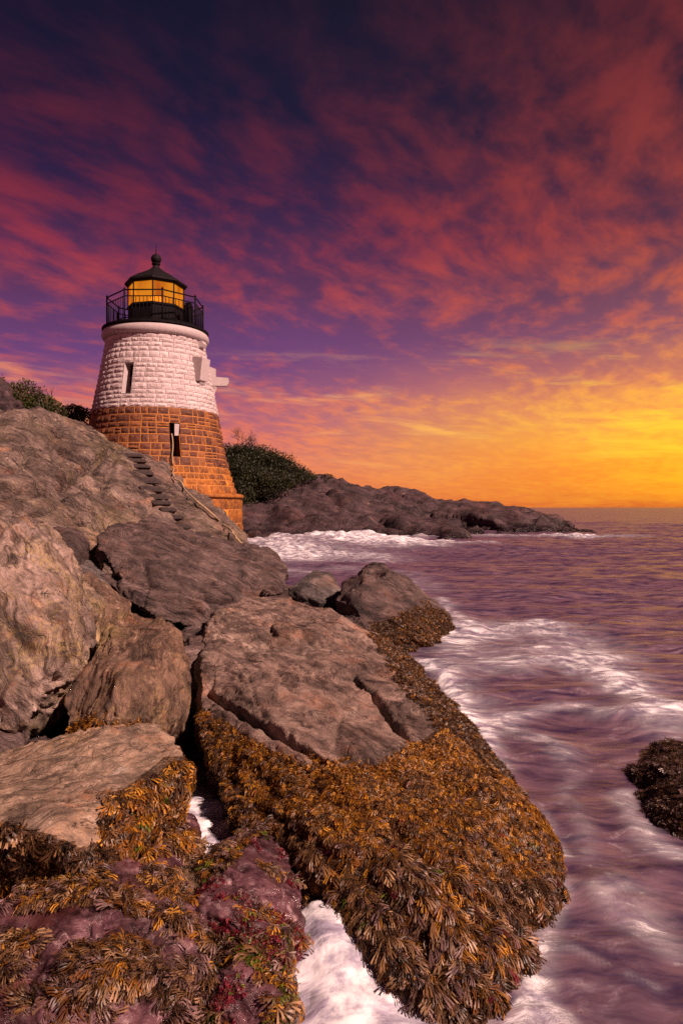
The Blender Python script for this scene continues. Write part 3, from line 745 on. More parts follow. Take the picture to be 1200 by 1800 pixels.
# forked frond of rockweed: stipe, two branches, each ending in a notched tip (s along, w across)
FV = np.array([(0, -.02), (0, .02), (.40, -.045), (.40, .045), (.46, .0), (.72, -.17), (.70, -.07), (.98, -.24), (.93, -.17), (1.0, -.08), (.72, .17), (.70, .07), (.96, .25), (.92, .17), (.98, .10)])
FT = np.array([(0, 3, 2), (0, 1, 3), (2, 4, 5), (4, 6, 5), (5, 8, 7), (5, 6, 8), (6, 9, 8), (3, 10, 4), (4, 10, 11), (10, 12, 13), (10, 13, 11), (11, 13, 14)])
TPL = {}
def clumps(blades, spread, lift, width):
    key = (blades, round(spread, 1), round(lift, 2), round(width, 1))
    if key in TPL: return TPL[key]
    col = bpy.data.collections.new('weed_tufts')
    for v_ in range(6):
        r_ = np.random.RandomState(100 * v_ + blades)
        n = blades
        ang = (r_.rand(n) - 0.5) * 2 * spread
        roll = r_.normal(0, 0.75, n)
        L = 0.55 + 0.75 * r_.rand(n)
        li = lift * (0.3 + 1.1 * r_.rand(n)); dr = 0.3 + 0.5 * r_.rand(n)
        bend = r_.normal(0, 0.42, n)
        tt = np.stack([np.cos(ang), np.sin(ang), ang * 0], 1)
        bb = np.stack([-np.sin(ang) * np.cos(roll), np.cos(ang) * np.cos(roll), np.sin(roll)], 1)
        up = np.array([0, 0, 1.0])
        s = FV[:, 0][None]; wv = FV[:, 1][None] * width
        wv = wv + bend[:, None] * s * s * 0.5
        h = li[:, None] * (np.sin(np.pi * s * 0.8) - dr[:, None] * s * s * 0.5)
        off = r_.normal(0, 0.16, (n, 3)) * (1, 1, 0)
        VV = off[:, None, :] + tt[:, None, :] * (L[:, None] * s)[..., None] + bb[:, None, :] * (L[:, None] * wv)[..., None] + up * (L[:, None] * h)[..., None]
        FF = (np.arange(n) * len(FV))[:, None, None] + FT[None]
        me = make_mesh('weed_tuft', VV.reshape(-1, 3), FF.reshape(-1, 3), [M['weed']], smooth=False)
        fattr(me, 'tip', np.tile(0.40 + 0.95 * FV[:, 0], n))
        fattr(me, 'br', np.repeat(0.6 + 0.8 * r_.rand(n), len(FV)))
        o = bpy.data.objects.new('weed_tuft', me)
        col.objects.link(o)
    TPL[key] = col
    return col
def gn_tree(col):
    g = bpy.data.node_groups.new('scatter', 'GeometryNodeTree')
    g.interface.new_socket('Geometry', in_out='INPUT', socket_type='NodeSocketGeometry')
    g.interface.new_socket('Geometry', in_out='OUTPUT', socket_type='NodeSocketGeometry')
    N_ = g.nodes; Lk = g.links.new
    gi = N_.new('NodeGroupInput'); go = N_.new('NodeGroupOutput')
    ci = N_.new('GeometryNodeCollectionInfo'); ci.inputs[0].default_value = col
    ci.inputs['Separate Children'].default_value = True; ci.inputs['Reset Children'].default_value = True
    ip = N_.new('GeometryNodeInstanceOnPoints'); ip.inputs['Pick Instance'].default_value = True
    def na(nm, ty):
        q = N_.new('GeometryNodeInputNamedAttribute'); q.data_type = ty; q.inputs[0].default_value = nm
        return q.outputs[0]
    Lk(gi.outputs[0], ip.inputs['Points']); Lk(ci.outputs[0], ip.inputs['Instance'])
    Lk(na('vi', 'INT'), ip.inputs['Instance Index'])
    er = N_.new('FunctionNodeEulerToRotation'); Lk(na('rot', 'FLOAT_VECTOR'), er.inputs[0]); Lk(er.outputs[0], ip.inputs['Rotation'])
    Lk(na('scl', 'FLOAT'), ip.inputs['Scale'])
    Lk(ip.outputs[0], go.inputs[0])
    return g

PAL = {
 'gold': [(0.46, 0.200, 0.020), (0.34, 0.130, 0.020), (0.22, 0.080, 0.016), (0.56, 0.26, 0.03)],
 'olive': [(0.22, 0.115, 0.050), (0.28, 0.155, 0.075), (0.15, 0.075, 0.034), (0.38, 0.23, 0.12)],
 'dark': [(0.08, 0.040, 0.022), (0.045, 0.024, 0.016), (0.13, 0.065, 0.030)],
 'mauve': [(0.22, 0.13, 0.12), (0.14, 0.08, 0.08), (0.32, 0.20, 0.18)],
 'crimson': [(0.20, 0.015, 0.03), (0.12, 0.01, 0.025), (0.28, 0.04, 0.05)],
 'green': [(0.10, 0.16, 0.015), (0.16, 0.20, 0.02)],
}

def fronds(rk, region, n_clump, blades, length, weights, seed=0, width=1.0, spread=0.7, lift=0.35, flow=0.8, zmin=-0.02, name='seaweed', thin=0.0, label=None, down=1.0):
    """weights: function(px, py, pos, noise) -> dict palette -> weight array"""
    r_ = np.random.RandomState(900 + seed)
    V, F, N = rk.V, rk.F, rk.N
    C = V[F].mean(1)
    px, py = topx(C)
    ok = np.zeros(len(F), bool)
    for pl_ in region:
        ok |= in_poly(px + 9 * fbm(C * 9 + 3, 2), py + 30 * fbm(C * 7 + 9, 3), pl_)
    fn = np.cross(V[F[:, 2]] - V[F[:, 0]], V[F[:, 3]] - V[F[:, 1]])
    area = np.linalg.norm(fn, axis=1)
    # the side turned away from the open view needs none
    tocam = np.array([0, 0, EYE]) - C
    face = (fn * tocam).sum(1) / (np.linalg.norm(tocam, axis=1) * area + 1e-9)
    ok &= (C[:, 2] > zmin) & (face > -0.35)
    dens = area * ok
    if thin:
        dens = dens * np.clip(fbm(C * 6 + seed, 3) * 4 + thin, 0, 1)
    if dens.sum() == 0: return None
    idx = r_.choice(len(F), n_clump, p=dens / dens.sum())
    uv = r_.rand(n_clump, 2)
    q = V[F[idx]]
    pos = (q[:, 0] * ((1 - uv[:, 0]) * (1 - uv[:, 1]))[:, None] + q[:, 1] * (uv[:, 0] * (1 - uv[:, 1]))[:, None]
           + q[:, 2] * (uv[:, 0] * uv[:, 1])[:, None] + q[:, 3] * ((1 - uv[:, 0]) * uv[:, 1])[:, None])
    nn = N[F[idx, 0]]
    g = np.array([0, 0, -1.0]) * down + np.array([0.0, -0.25, 0])
    t = g - (nn @ g)[:, None] * nn
    rndv = np.stack([fbm(pos * 5.5 + s + seed, 3) for s in (1, 7, 19)], 1) * flow * 2.2
    t = t + rndv - (rndv * nn).sum(1)[:, None] * nn
    t /= np.linalg.norm(t, axis=1)[:, None] + 1e-9
    b = np.cross(nn, t)
    K, B = n_clump, blades
    ppx, ppy = topx(pos)
    ns = fbm(pos * 4 + 31 + seed, 3)
    W = weights(ppx, ppy, pos, ns)
    names = list(W)
    wt = np.stack([np.broadcast_to(np.clip(W[n_], 0, None), (K,)) for n_ in names], 1) + 1e-6
    wt = wt / wt.sum(1)[:, None]
    pick = (r_.rand(K)[:, None] > np.cumsum(wt, 1)).sum(1).clip(0, len(names) - 1)
    ang = r_.normal(0, 0.35 + 0.25 * spread, K)
    tt = t * np.cos(ang)[:, None] + b * np.sin(ang)[:, None]
    bb = np.cross(nn, tt)
    rot = np.stack([np.arctan2(bb[:, 2], nn[:, 2]), np.arcsin(np.clip(-tt[:, 2], -1, 1)), np.arctan2(tt[:, 1], tt[:, 0])], 1)
    base = np.zeros((K, 3))
    for i, nm in enumerate(names):
        pal = np.array(PAL[nm]); m_ = pick == i
        base[m_] = pal[r_.randint(0, len(pal), m_.sum())]
    base *= (0.7 + 0.6 * r_.rand(K))[:, None]
    me = bpy.data.meshes.new(name)
    me.vertices.add(K); me.vertices.foreach_set('co', pos.astype(np.float32).ravel())
    cattr(me, 'col', base)
    fattr(me, 'scl', length * (0.65 + 0.7 * r_.rand(K)))
    at = me.attributes.new('rot', 'FLOAT_VECTOR', 'POINT'); at.data.foreach_set('vector', rot.astype(np.float32).ravel())
    at = me.attributes.new('vi', 'INT', 'POINT'); at.data.foreach_set('value', r_.randint(0, 6, K).astype(np.int32))
    me.materials.append(M['weed'])
    o = link(name, me, rk.o, label, kind='stuff')
    col = clumps(B, spread, lift, width)
    if col.name not in GNT: GNT[col.name] = gn_tree(col)
    md = o.modifiers.new('scatter', 'NODES'); md.node_group = GNT[col.name]
    return o
GNT = {}

def sstep(x, a, b):
    u = np.clip((x - a) / (b - a), 0, 1)
    return u * u * (3 - 2 * u)

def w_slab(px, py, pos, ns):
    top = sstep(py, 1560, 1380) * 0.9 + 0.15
    gold = np.clip(top * 0.8 + ns * 2.2 + 0.55 * np.exp(-((px - 800) / 200) ** 2 - ((py - 1480) / 130) ** 2), 0.02, 2)  # gold peak: bright light on the slab face put into the weed colour
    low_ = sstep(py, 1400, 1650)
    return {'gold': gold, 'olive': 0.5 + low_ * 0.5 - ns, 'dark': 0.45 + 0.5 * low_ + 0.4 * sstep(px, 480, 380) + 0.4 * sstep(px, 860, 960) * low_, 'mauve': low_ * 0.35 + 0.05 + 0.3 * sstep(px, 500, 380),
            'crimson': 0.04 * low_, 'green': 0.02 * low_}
face = [[(350, 1250), (372, 1262), (430, 1300), (500, 1345), (560, 1385), (600, 1385), (640, 1350), (700, 1360), (735, 1318), (800, 1300), (830, 1330), (1000, 1470), (1010, 1560), (960, 1830), (500, 1830), (300, 1500), (330, 1260)]]
side = [[(640, 1100), (690, 1130), (740, 1150), (830, 1270), (930, 1400), (830, 1345), (806, 1322), (727, 1236), (680, 1172)]]
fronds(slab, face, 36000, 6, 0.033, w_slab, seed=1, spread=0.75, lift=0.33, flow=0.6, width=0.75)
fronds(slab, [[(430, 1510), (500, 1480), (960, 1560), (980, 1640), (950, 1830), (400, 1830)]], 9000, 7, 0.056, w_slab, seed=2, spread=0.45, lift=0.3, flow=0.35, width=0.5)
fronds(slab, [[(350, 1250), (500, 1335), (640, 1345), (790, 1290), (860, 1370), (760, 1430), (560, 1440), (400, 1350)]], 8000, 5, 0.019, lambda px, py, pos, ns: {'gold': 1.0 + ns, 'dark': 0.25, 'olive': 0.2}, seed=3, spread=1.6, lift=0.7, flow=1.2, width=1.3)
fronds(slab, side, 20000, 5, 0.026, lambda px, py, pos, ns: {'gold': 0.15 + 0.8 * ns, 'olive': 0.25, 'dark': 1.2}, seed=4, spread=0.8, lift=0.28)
fronds(rock9, w9, 16000, 5, 0.025, lambda px, py, pos, ns: {'gold': 0.1 + 0.8 * ns + 0.25 * sstep(py, 1100, 1050), 'olive': 0.2, 'dark': 1.3}, seed=5, spread=0.8, lift=0.25)
fronds(mid_b, [[(95, 1278), (140, 1272), (230, 1268), (262, 1285), (250, 1310), (95, 1325)]], 1200, 5, 0.032, lambda px, py, pos, ns: {'gold': 1.0 + ns, 'dark': 0.4}, seed=6, spread=1.4, lift=0.6)
fronds(flat_b, [[(-80, 1456), (30, 1462), (80, 1470), (110, 1478), (150, 1505), (180, 1500), (200, 1560), (-80, 1600)]], 4200, 6, 0.050, lambda px, py, pos, ns: {'gold': 0.35 + 1.5 * ns, 'dark': 0.8, 'olive': 0.35}, seed=7, spread=0.5, lift=0.4, flow=0.3)
fronds(flat_b, [[(178, 1450), (196, 1400), (215, 1398), (250, 1380), (300, 1345), (345, 1330), (345, 1400), (300, 1440), (220, 1520), (185, 1500)]], 2600, 6, 0.042, lambda px, py, pos, ns: {'gold': 0.9 + ns, 'olive': 0.5, 'dark': 0.5, 'green': 0.03}, seed=8, spread=0.7, lift=0.45)
fronds(low[0], [[(215, 1510), (255, 1465), (290, 1450), (335, 1470), (365, 1530), (345, 1535), (315, 1500), (270, 1510), (250, 1540), (200, 1560)]], 900, 6, 0.05, lambda px, py, pos, ns: {'gold': 0.5 + ns, 'olive': 0.6, 'mauve': 0.2}, seed=9, spread=0.8, lift=0.35)
fronds(low[1], allp, 520, 10, 0.040, lambda px, py, pos, ns: {'gold': 0.35 + ns, 'olive': 0.5, 'mauve': 0.5, 'green': 0.05, 'dark': 0.2}, seed=10, spread=1.2, lift=0.4, thin=-0.7, width=0.6)
fronds(low[1], allp, 2200, 5, 0.014, lambda px, py, pos, ns: {'crimson': 1.0, 'mauve': 0.3, 'green': 0.04}, seed=11, spread=2.5, lift=0.6, width=1.6, thin=-0.3)
fronds(low[2], allp, 4600, 12, 0.044, lambda px, py, pos, ns: {'gold': 0.35 + 0.9 * ns + 0.3 * sstep(py, 1680, 1560), 'olive': 0.7, 'mauve': 0.5, 'dark': 0.6}, seed=12, spread=1.0, lift=0.5, flow=1.5, thin=-0.25, width=0.6)
fronds(low[3], allp, 500, 6, 0.04, lambda px, py, pos, ns: {'gold': 0.3, 'olive': 0.4, 'mauve': 0.4, 'green': 0.2}, seed=13, spread=0.9, lift=0.3, thin=0.1)
fronds(low[3], allp, 2000, 5, 0.014, lambda px, py, pos, ns: {'crimson': 1.0, 'dark': 0.3, 'green': 0.12}, seed=14, spread=2.5, lift=0.6, width=1.6, thin=0.1)
fronds(right_b, [[(1000, 1200), (1500, 1200), (1500, 1700), (1000, 1700)]], 9000, 4, 0.026, lambda px, py, pos, ns: {'dark': 1.0, 'mauve': 0.3}, seed=15, spread=1.0, lift=0.4)
print('weed', round(time.time() - T0, 1))
# ================================================================== SEA
def wave_h(x, y):
    d = np.sqrt(x * x + y * y)
    p = lambda sx, sy, o: np.stack([x * sx + o, y * sy + o * 0.7, np.full_like(x, o)], 1)
    h = 0.34 * fbm(p(0.055, 0.16, 3.0), 3) * sstep(d, 6, 22)
    h = h + 0.17 * fbm(p(0.24, 0.62, 9.0), 3) * sstep(d, 2.5, 10)
    r = 1 - np.abs(fbm(p(0.55, 1.4, 15.0), 3)) * 3
    h = h + 0.045 * r * sstep(d, 2, 7)
    h = h + 0.03 * fbm(p(1.6, 2.6, 21.0), 3)
    return h

# foam: (polyline of directions on the water, radius in m, strength)
W = lambda px, py: ((px - 600) / FPX * (EYE * FPX / (py - HOR)), EYE * FPX / (py - HOR))
FOAM = [
 ([(440, 975), (470, 955), (520, 948), (600, 952), (640, 962)], 2.6, 0.92), ([(500, 985), (560, 975), (640, 980)], 1.5, 0.8), ([(455, 1000), (500, 1010)], 0.9, 0.8), ([(620, 966), (700, 966), (760, 966)], 1.0, 0.7),
 ([(640, 958), (700, 964), (760, 962), (840, 963)], 0.8, 1.0), ([(500, 962), (600, 960)], 1.4, 0.8), ([(850, 945), (930, 946), (1020, 948)], 1.2, 0.85), ([(1020, 948), (1110, 943)], 1.2, 0.6), ([(700, 948), (735, 950)], 0.8, 1.0),
 ([(600, 1000), (680, 1010), (740, 1040)], 0.7, 0.45),
 ([(785, 1060), (820, 1095), (790, 1150)], 0.30, 0.75), ([(800, 1130), (870, 1110), (940, 1100)], 0.46, 0.65), ([(940, 1100), (1010, 1130), (1050, 1160)], 0.55, 0.65),
 ([(900, 1180), (980, 1170), (1060, 1195), (1110, 1230), (1150, 1255)], 0.30, 0.75), ([(830, 1180), (900, 1150), (980, 1150)], 0.35, 0.42), ([(900, 1260), (990, 1250), (1060, 1262), (1180, 1262)], 0.16, 0.65), ([(1040, 1160), (1130, 1230), (1200, 1290)], 0.3, 0.5),
 ([(748, 1170), (790, 1225), (835, 1290), (868, 1345)], 0.11, 1.1), ([(770, 1165), (830, 1230), (870, 1290)], 0.2, 0.5), ([(868, 1345), (935, 1430), (985, 1500)], 0.045, 0.5),
 ([(960, 1300), (985, 1350), (1000, 1420), (1030, 1470), (1040, 1500)], 0.09, 0.40), ([(880, 1270), (960, 1300), (1000, 1330)], 0.10, 0.45),
 ([(1100, 1400), (1125, 1450), (1165, 1490), (1230, 1520)], 0.09, 0.7), ([(1060, 1560), (1095, 1600), (1140, 1640), (1200, 1680)], 0.075, 0.62), ([(1080, 1540), (1130, 1580), (1160, 1630)], 0.10, 0.40), ([(1110, 1720), (1160, 1745)], 0.035, 0.5), ([(1020, 1660), (1060, 1690)], 0.03, 0.35),
 ([(985, 1545), (982, 1620), (962, 1700), (935, 1760)], 0.06, 0.75), ([(930, 1730), (960, 1770), (985, 1800)], 0.06, 0.8), ([(880, 1800), (930, 1780), (960, 1830)], 0.07, 0.8),
 ([(555, 1625), (590, 1690), (620, 1760), (640, 1850)], 0.18, 1.35), ([(540, 1780), (600, 1820), (760, 1900)], 0.20, 1.25), ([(640, 1720), (720, 1790), (800, 1870)], 0.10, 1.0), ([(545, 1660), (515, 1760)], 0.1, 1.2),
 ([(290, 1420), (345, 1450), (385, 1495), (420, 1490)], 0.20, 2.2), ([(410, 1475), (425, 1490)], 0.08, 1.3),
 ([(240, 1570), (300, 1560), (350, 1540)], 0.06, 0.9), ([(0, 1600), (60, 1600), (150, 1560), (220, 1545)], 0.06, 0.6), ([(360, 1690), (400, 1720), (390, 1780)], 0.05, 0.9),
]
rows = []
d = 1.3
while d < 70:
    rows.append(d); d *= 1.0078
while d < 9000:
    rows.append(d); d *= 1.035
rows.append(15000)
rows = np.array(rows)
NC = 350
u = np.linspace(-1, 1, NC)
XX = u[None, :] * (rows[:, None] * 0.66 + 1.2)
YY = np.repeat(rows[:, None], NC, 1)
x = XX.ravel(); y = YY.ravel()
h = np.where(y < 900, wave_h(x, y), 0)
foam = np.zeros(len(x))
near = y < 80
xn, yn = x[near], y[near]
wx = fbm(np.stack([xn * 1.3, yn * 1.3, xn * 0], 1), 3); wy = fbm(np.stack([xn * 1.3 + 50, yn * 1.3, xn * 0], 1), 3)
sc_ = np.clip(yn / 12, 0.12, 1.5)
xw = xn + wx * 0.55 * sc_; yw = yn + wy * 0.55 * sc_
fn_ = np.zeros(len(xn))
for pl_, rad, st in FOAM:
    pts = [W(*p) for p in pl_]
    Q = np.stack([xw, yw], 1)
    best = np.full(len(Q), 1e9)
    for a, b in zip(pts[:-1], pts[1:]):
        a = np.array(a); b = np.array(b); ab = b - a
        tt = np.clip(((Q - a) @ ab) / (ab @ ab), 0, 1)
        best = np.minimum(best, np.linalg.norm(Q - (a + tt[:, None] * ab), axis=1))
    g = st * np.exp(-(best / rad) ** 2)
    fn_ = fn_ + g - fn_ * g * 0.35
foam[near] = fn_
h[near] += np.clip(fn_, 0, 1.6) * 0.05 * np.clip(yn / 7, 0.35, 4) * (0.6 + 0.9 * fbm(np.stack([xn * 0.9, yn * 2.0, xn * 0 + 4], 1), 3))
for (cx_, cy_), rr_, hh_ in ((W(340, 1448), 0.22, 0.07), (W(385, 1490), 0.14, 0.05), (W(600, 1715), 0.20, 0.09), (W(560, 1650), 0.12, 0.06), (W(490, 968), 2.2, 0.30), (W(580, 958), 3.0, 0.38), (W(800, 1110), 0.5, 0.10)):
    lum_ = np.exp(-((x - cx_) ** 2 + (y - cy_) ** 2) / rr_ ** 2)
    near2 = lum_ > 1e-3
    h[near2] += hh_ * lum_[near2] * (1 + 0.9 * fbm(np.stack([x[near2] * 2.2 / rr_ ** 0.5, y[near2] * 2.2 / rr_ ** 0.5, x[near2] * 0], 1), 4))
idx = np.arange(len(rows) * NC).reshape(len(rows), NC)
F = np.stack([idx[:-1, :-1], idx[:-1, 1:], idx[1:, 1:], idx[1:, :-1]], -1).reshape(-1, 4)
M['sea'], k = new_mat('sea_water')
pos = k.n('ShaderNodeNewGeometry').outputs['Position']
fo = k.n('ShaderNodeAttribute', {'attribute_name': 'foam'}).outputs['Fac']
fl = k.n('ShaderNodeAttribute', {'attribute_name': 'fade'}).outputs['Fac']
# silky streaks drawn out by the current
wv = k.v('SCALE', k.v('SUBTRACT', k.noise(pos, 0.8, 3, 0.5, color=True), (0.5, 0.5, 0.5)), 0.9)
wv2 = k.v('SCALE', k.v('SUBTRACT', k.noise(pos, 4.0, 3, 0.5, color=True), (0.5, 0.5, 0.5)), 0.12)
pw = k.v('ADD', k.v('ADD', pos, wv), wv2)
st1 = k.noise(k.mapping(pw, rot=(0, 0, R(25)), scale=(2.2, 9.0, 1)), 1.0, 6, 0.6)
st2 = k.noise(k.mapping(pw, rot=(0, 0, R(-38)), scale=(7.0, 26.0, 1)), 1.0, 5, 0.6)
nearf = k.mapr(k.v('LENGTH', pos), 3.0, 9.0)
st = k.mix(nearf, st2, st1)
st = k.m('ADD', k.m('MULTIPLY', k.n('ShaderNodeSeparateColor', None, Color=st).outputs[0], 0.75), k.m('MULTIPLY', st2, 0.25))
lace = k.noise(k.mapping(pw, scale=(3.0, 5.0, 1)), 1.6, 7, 0.68)
fo1 = k.m('MINIMUM', fo, 1.6)
fm = k.mapr(k.m('ADD', k.m('MULTIPLY', fo1, 0.66), k.m('ADD', k.m('MULTIPLY', k.m('SUBTRACT', st, 0.5), 1.3), k.m('MULTIPLY', k.m('SUBTRACT', lace, 0.5), 1.3))), 0.22, 1.05)
fm = k.m('MAXIMUM', fm, k.m('MULTIPLY', k.mapr(fo, 0.0, 1.0), 0.38))
# faint foam veins left over all the inshore water
vein = k.noise(k.v('ADD', pw, (9, 4, 0)), 2.3, 5, 0.6)
vr = k.m('SUBTRACT', 1.0, k.m('MULTIPLY', k.m('ABSOLUTE', k.m('SUBTRACT', vein, 0.5)), 22.0), clamp=True)
vr = k.m('MULTIPLY', vr, k.mapr(st1, 0.45, 0.7))
inshore = k.mapr(k.v('LENGTH', pos), 3.0, 16.0, 1.0, 0.0)
fm = k.m('MAXIMUM', fm, k.m('MULTIPLY', k.m('MULTIPLY', vr, inshore), 0.22))
water = k.mix(k.mapr(st1, 0.3, 0.7), (0.032, 0.020, 0.058, 1), (0.185, 0.112, 0.150, 1))
col = k.mix(fm, water, k.mix(k.mapr(lace, 0.36, 0.60), (0.34, 0.31, 0.42, 1), (0.90, 0.89, 0.93, 1)))
ro = k.m('ADD', 0.27, k.m('MULTIPLY', fm, 0.6))
bs = k.n('ShaderNodeBsdfPrincipled', None, Base_Color=col, Roughness=ro, IOR=1.42)
b1 = k.noise(k.mapping(pw, scale=(0.9, 3.2, 1)), 1.0, 6, 0.6)
b2 = k.noise(k.mapping(pos, scale=(0.16, 0.5, 1)), 1.0, 6, 0.62)
hgt = k.m('ADD', k.m('MULTIPLY', k.m('MULTIPLY', b1, k.m('SUBTRACT', 1.0, k.m('MULTIPLY', fm, 0.85))), 0.06), k.m('MULTIPLY', b2, 0.5))
b3 = k.noise(k.mapping(pos, scale=(0.015, 0.05, 1)), 1.0, 5, 0.6)
hgt = k.m('ADD', hgt, k.m('MULTIPLY', b3, 3.0))
hgt = k.m('ADD', hgt, k.m('MULTIPLY', k.m('MULTIPLY', st, k.m('SUBTRACT', 1.0, fm)), 0.010))
k.s(bs, 'Normal', k.n('ShaderNodeBump', None, Strength=0.42, Distance=1.0, Height=hgt))
k.n('ShaderNodeOutputMaterial', None, Surface=bs)
me = make_mesh('sea', np.stack([x, y, h], 1), F, [M['sea']])
fattr(me, 'foam', foam)
link('sea', me, None, 'choppy purple sea streaked with white foam and sunset reflections', kind='structure')
# sea floor / land mass behind the camera side so nothing is open below
V_, F_ = boxvf(-60, 60, -30, 1.31, -1.5, -0.55)
link('shore_ground', make_mesh('shore_ground', V_, F_, [M['rock_dark']], smooth=False), None, 'dark rock shore', kind='structure')
print('sea', round(time.time() - T0, 1))
# ================================================================== LIGHTHOUSE
TX, TY = -7.81, 30.0
PHI0 = math.atan2(-TY, -TX)          # direction from the tower to the viewer
tower = bpy.data.objects.new('lighthouse', None)
COL.objects.link(tower)
tower.location = (TX, TY, 0)
tower['label'] = 'stone lighthouse with white painted upper wall, brown granite base and black lantern'
tower['category'] = 'lighthouse'

def stone_mat(name, a, b, c, bump=0.6, rough=0.7, stain=0.4):
    m, k = new_mat(name)
    pos = k.n('ShaderNodeNewGeometry').outputs['Position']
    rnd = k.n('ShaderNodeObjectInfo').outputs['Random']
    base = k.ramp(rnd, [(0.0, a), (0.4, b), (0.75, b), (1.0, c)])
    nz = k.noise(pos, 9, 6, 0.7)
    col = k.mix(k.m('MULTIPLY', k.mapr(nz, 0.4, 0.68), 0.55), base, c)
    n2 = k.noise(pos, 1.3, 4, 0.6)
    col = k.mix(k.m('MULTIPLY', k.mapr(n2, 0.46, 0.66), stain), col, a)
    bs = k.n('ShaderNodeBsdfPrincipled', None, Base_Color=col, Roughness=rough)
    hb = k.m('ADD', k.noise(pos, 6, 5, 0.6), k.m('MULTIPLY', k.noise(pos, 26, 4, 0.6), 0.4))
    k.s(bs, 'Normal', k.n('ShaderNodeBump', None, Strength=bump, Distance=0.05, Height=hb))
    k.n('ShaderNodeOutputMaterial', None, Surface=bs)
    return m
M['paint'] = stone_mat('white_paint', (0.48, 0.38, 0.385, 1), (0.60, 0.50, 0.505, 1), (0.67, 0.58, 0.58, 1), bump=0.9)
M['granite'] = stone_mat('brown_granite', (0.048, 0.014, 0.012, 1), (0.12, 0.034, 0.018, 1), (0.30, 0.105, 0.030, 1), bump=0.8)
M['granite_warmlit'] = stone_mat('warmlit_granite', (0.12, 0.034, 0.011, 1), (0.31, 0.096, 0.015, 1), (0.62, 0.25, 0.022, 1), bump=0.9, stain=0.85)  # warm light painted into the stone colour, dark stains over it
M['mortar_w'] = simple_mat('white_mortar', (0.56, 0.49, 0.49), 0.8, bump=0.4)
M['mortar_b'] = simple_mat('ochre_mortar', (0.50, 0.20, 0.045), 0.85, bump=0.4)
M['white'] = simple_mat('white_concrete', (0.50, 0.42, 0.43), 0.7, bump=0.15, bscale=8, var=0.08)
M['black'] = simple_mat('black_iron', (0.006, 0.004, 0.006), 0.75, bump=0.1, bscale=6)
M['roofm'] = simple_mat('roof_iron', (0.012, 0.008, 0.010), 0.7, bump=0.1, bscale=5)
for q_ in ('black', 'roofm'):
    for nd_ in M[q_].node_tree.nodes:
        if nd_.type == 'BSDF_PRINCIPLED': nd_.inputs['Specular IOR Level'].default_value = 0.15
M['dark'] = simple_mat('dark_interior', (0.02, 0.016, 0.018), 0.7)

PROF = [(-0.5, 3.62), (0.2, 3.60), (2.00, 3.56), (2.12, 3.50), (2.16, 3.36), (2.5, 3.24), (3.0, 3.08), (3.4, 2.97), (4.2, 2.80), (5.5, 2.57), (5.501, 2.57), (7.0, 2.26), (8.2, 2.04), (8.56, 2.0)]
def rad(z):
    for (z0, r0), (z1, r1) in zip(PROF[:-1], PROF[1:]):
        if z0 <= z <= z1:
            return r0 + (r1 - r0) * (z - z0) / max(z1 - z0, 1e-6)
    return PROF[-1][1]
def ang_px(px, z):
    """angle on the wall that is seen at column px"""
    r_, best = rad(z), None
    for i in range(-89, 90):
        a = PHI0 + R(i)
        X_, Y_ = TX + r_ * math.cos(a), TY + r_ * math.sin(a)
        e = abs(600 + X_ / Y_ * FPX - px)
        if best is None or e < best[0]: best = (e, a)
    return best[1]
WIN = []   # (angle centre, half width m, z0, z1)
WIN.append((ang_px(224.5, 6.65), 0.20, 6.03, 7.28))
WIN.append((ang_px(308.5, 4.2), 0.20, 3.58, 4.90))

# mortar backing, with the two openings left out
def backing(z0, z1, off, name, mat):
    nz = max(2, int((z1 - z0) / 0.06)); na = 240
    V, F = [], []
    for j in range(nz + 1):
        z = z0 + (z1 - z0) * j / nz
        r_ = rad(min(max(z, z0 + 0.0005), z1 - 0.0005)) - off
        for i in range(na):
            a = 2 * math.pi * i / na
            V.append((r_ * math.cos(a), r_ * math.sin(a), z))
    for j in range(nz):
        zc = z0 + (z1 - z0) * (j + 0.5) / nz
        for i in range(na):
            a = 2 * math.pi * (i + 0.5) / na
            skip = False
            for wa, hw, wz0, wz1 in WIN:
                da = (a - wa + math.pi) % (2 * math.pi) - math.pi
                if abs(da) * rad(zc) < hw and wz0 < zc < wz1: skip = True
            if not skip:
                F.append((j * na + i, j * na + (i + 1) % na, (j + 1) * na + (i + 1) % na, (j + 1) * na + i))
    return link(name, make_mesh(name, V, F, [mat]), tower)
backing(5.5, 8.56, 0.012, 'upper_wall_mortar', M['mortar_w'])
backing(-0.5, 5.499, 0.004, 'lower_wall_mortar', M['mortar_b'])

# stone shapes (unit width and height, faced towards +y)
def stone_shape(seed, rough):
    r_ = random.Random(seed)
    nx, nz = 5, 4
    V, F = [], []
    for j in range(nz):
        for i in range(nx):
            x_ = i / (nx - 1) - 0.5; z_ = j / (nz - 1) - 0.5
            edge = i in (0, nx - 1) or j in (0, nz - 1)
            y_ = 0.0 if edge else rough * (0.5 + 0.9 * r_.random())
            if edge: x_ *= 0.985; z_ *= 0.97
            else: x_ += r_.uniform(-.05, .05); z_ += r_.uniform(-.06, .06)
            V.append((x_, y_, z_))
    for j in range(nz - 1):
        for i in range(nx - 1):
            F.append((j * nx + i + 1, j * nx + i, (j + 1) * nx + i, (j + 1) * nx + i + 1))
    ring = [i for i in range(nx)] + [j * nx + nx - 1 for j in range(1, nz)] + [(nz - 1) * nx + i for i in range(nx - 2, -1, -1)] + [j * nx for j in range(nz - 2, 0, -1)]
    b = len(V)
    for q in ring:
        V.append((V[q][0], -0.12, V[q][2]))
    for i in range(len(ring)):
        i2 = (i + 1) % len(ring)
        F.append((ring[i], ring[i2], b + i2, b + i))
    return V, F
SH = {}
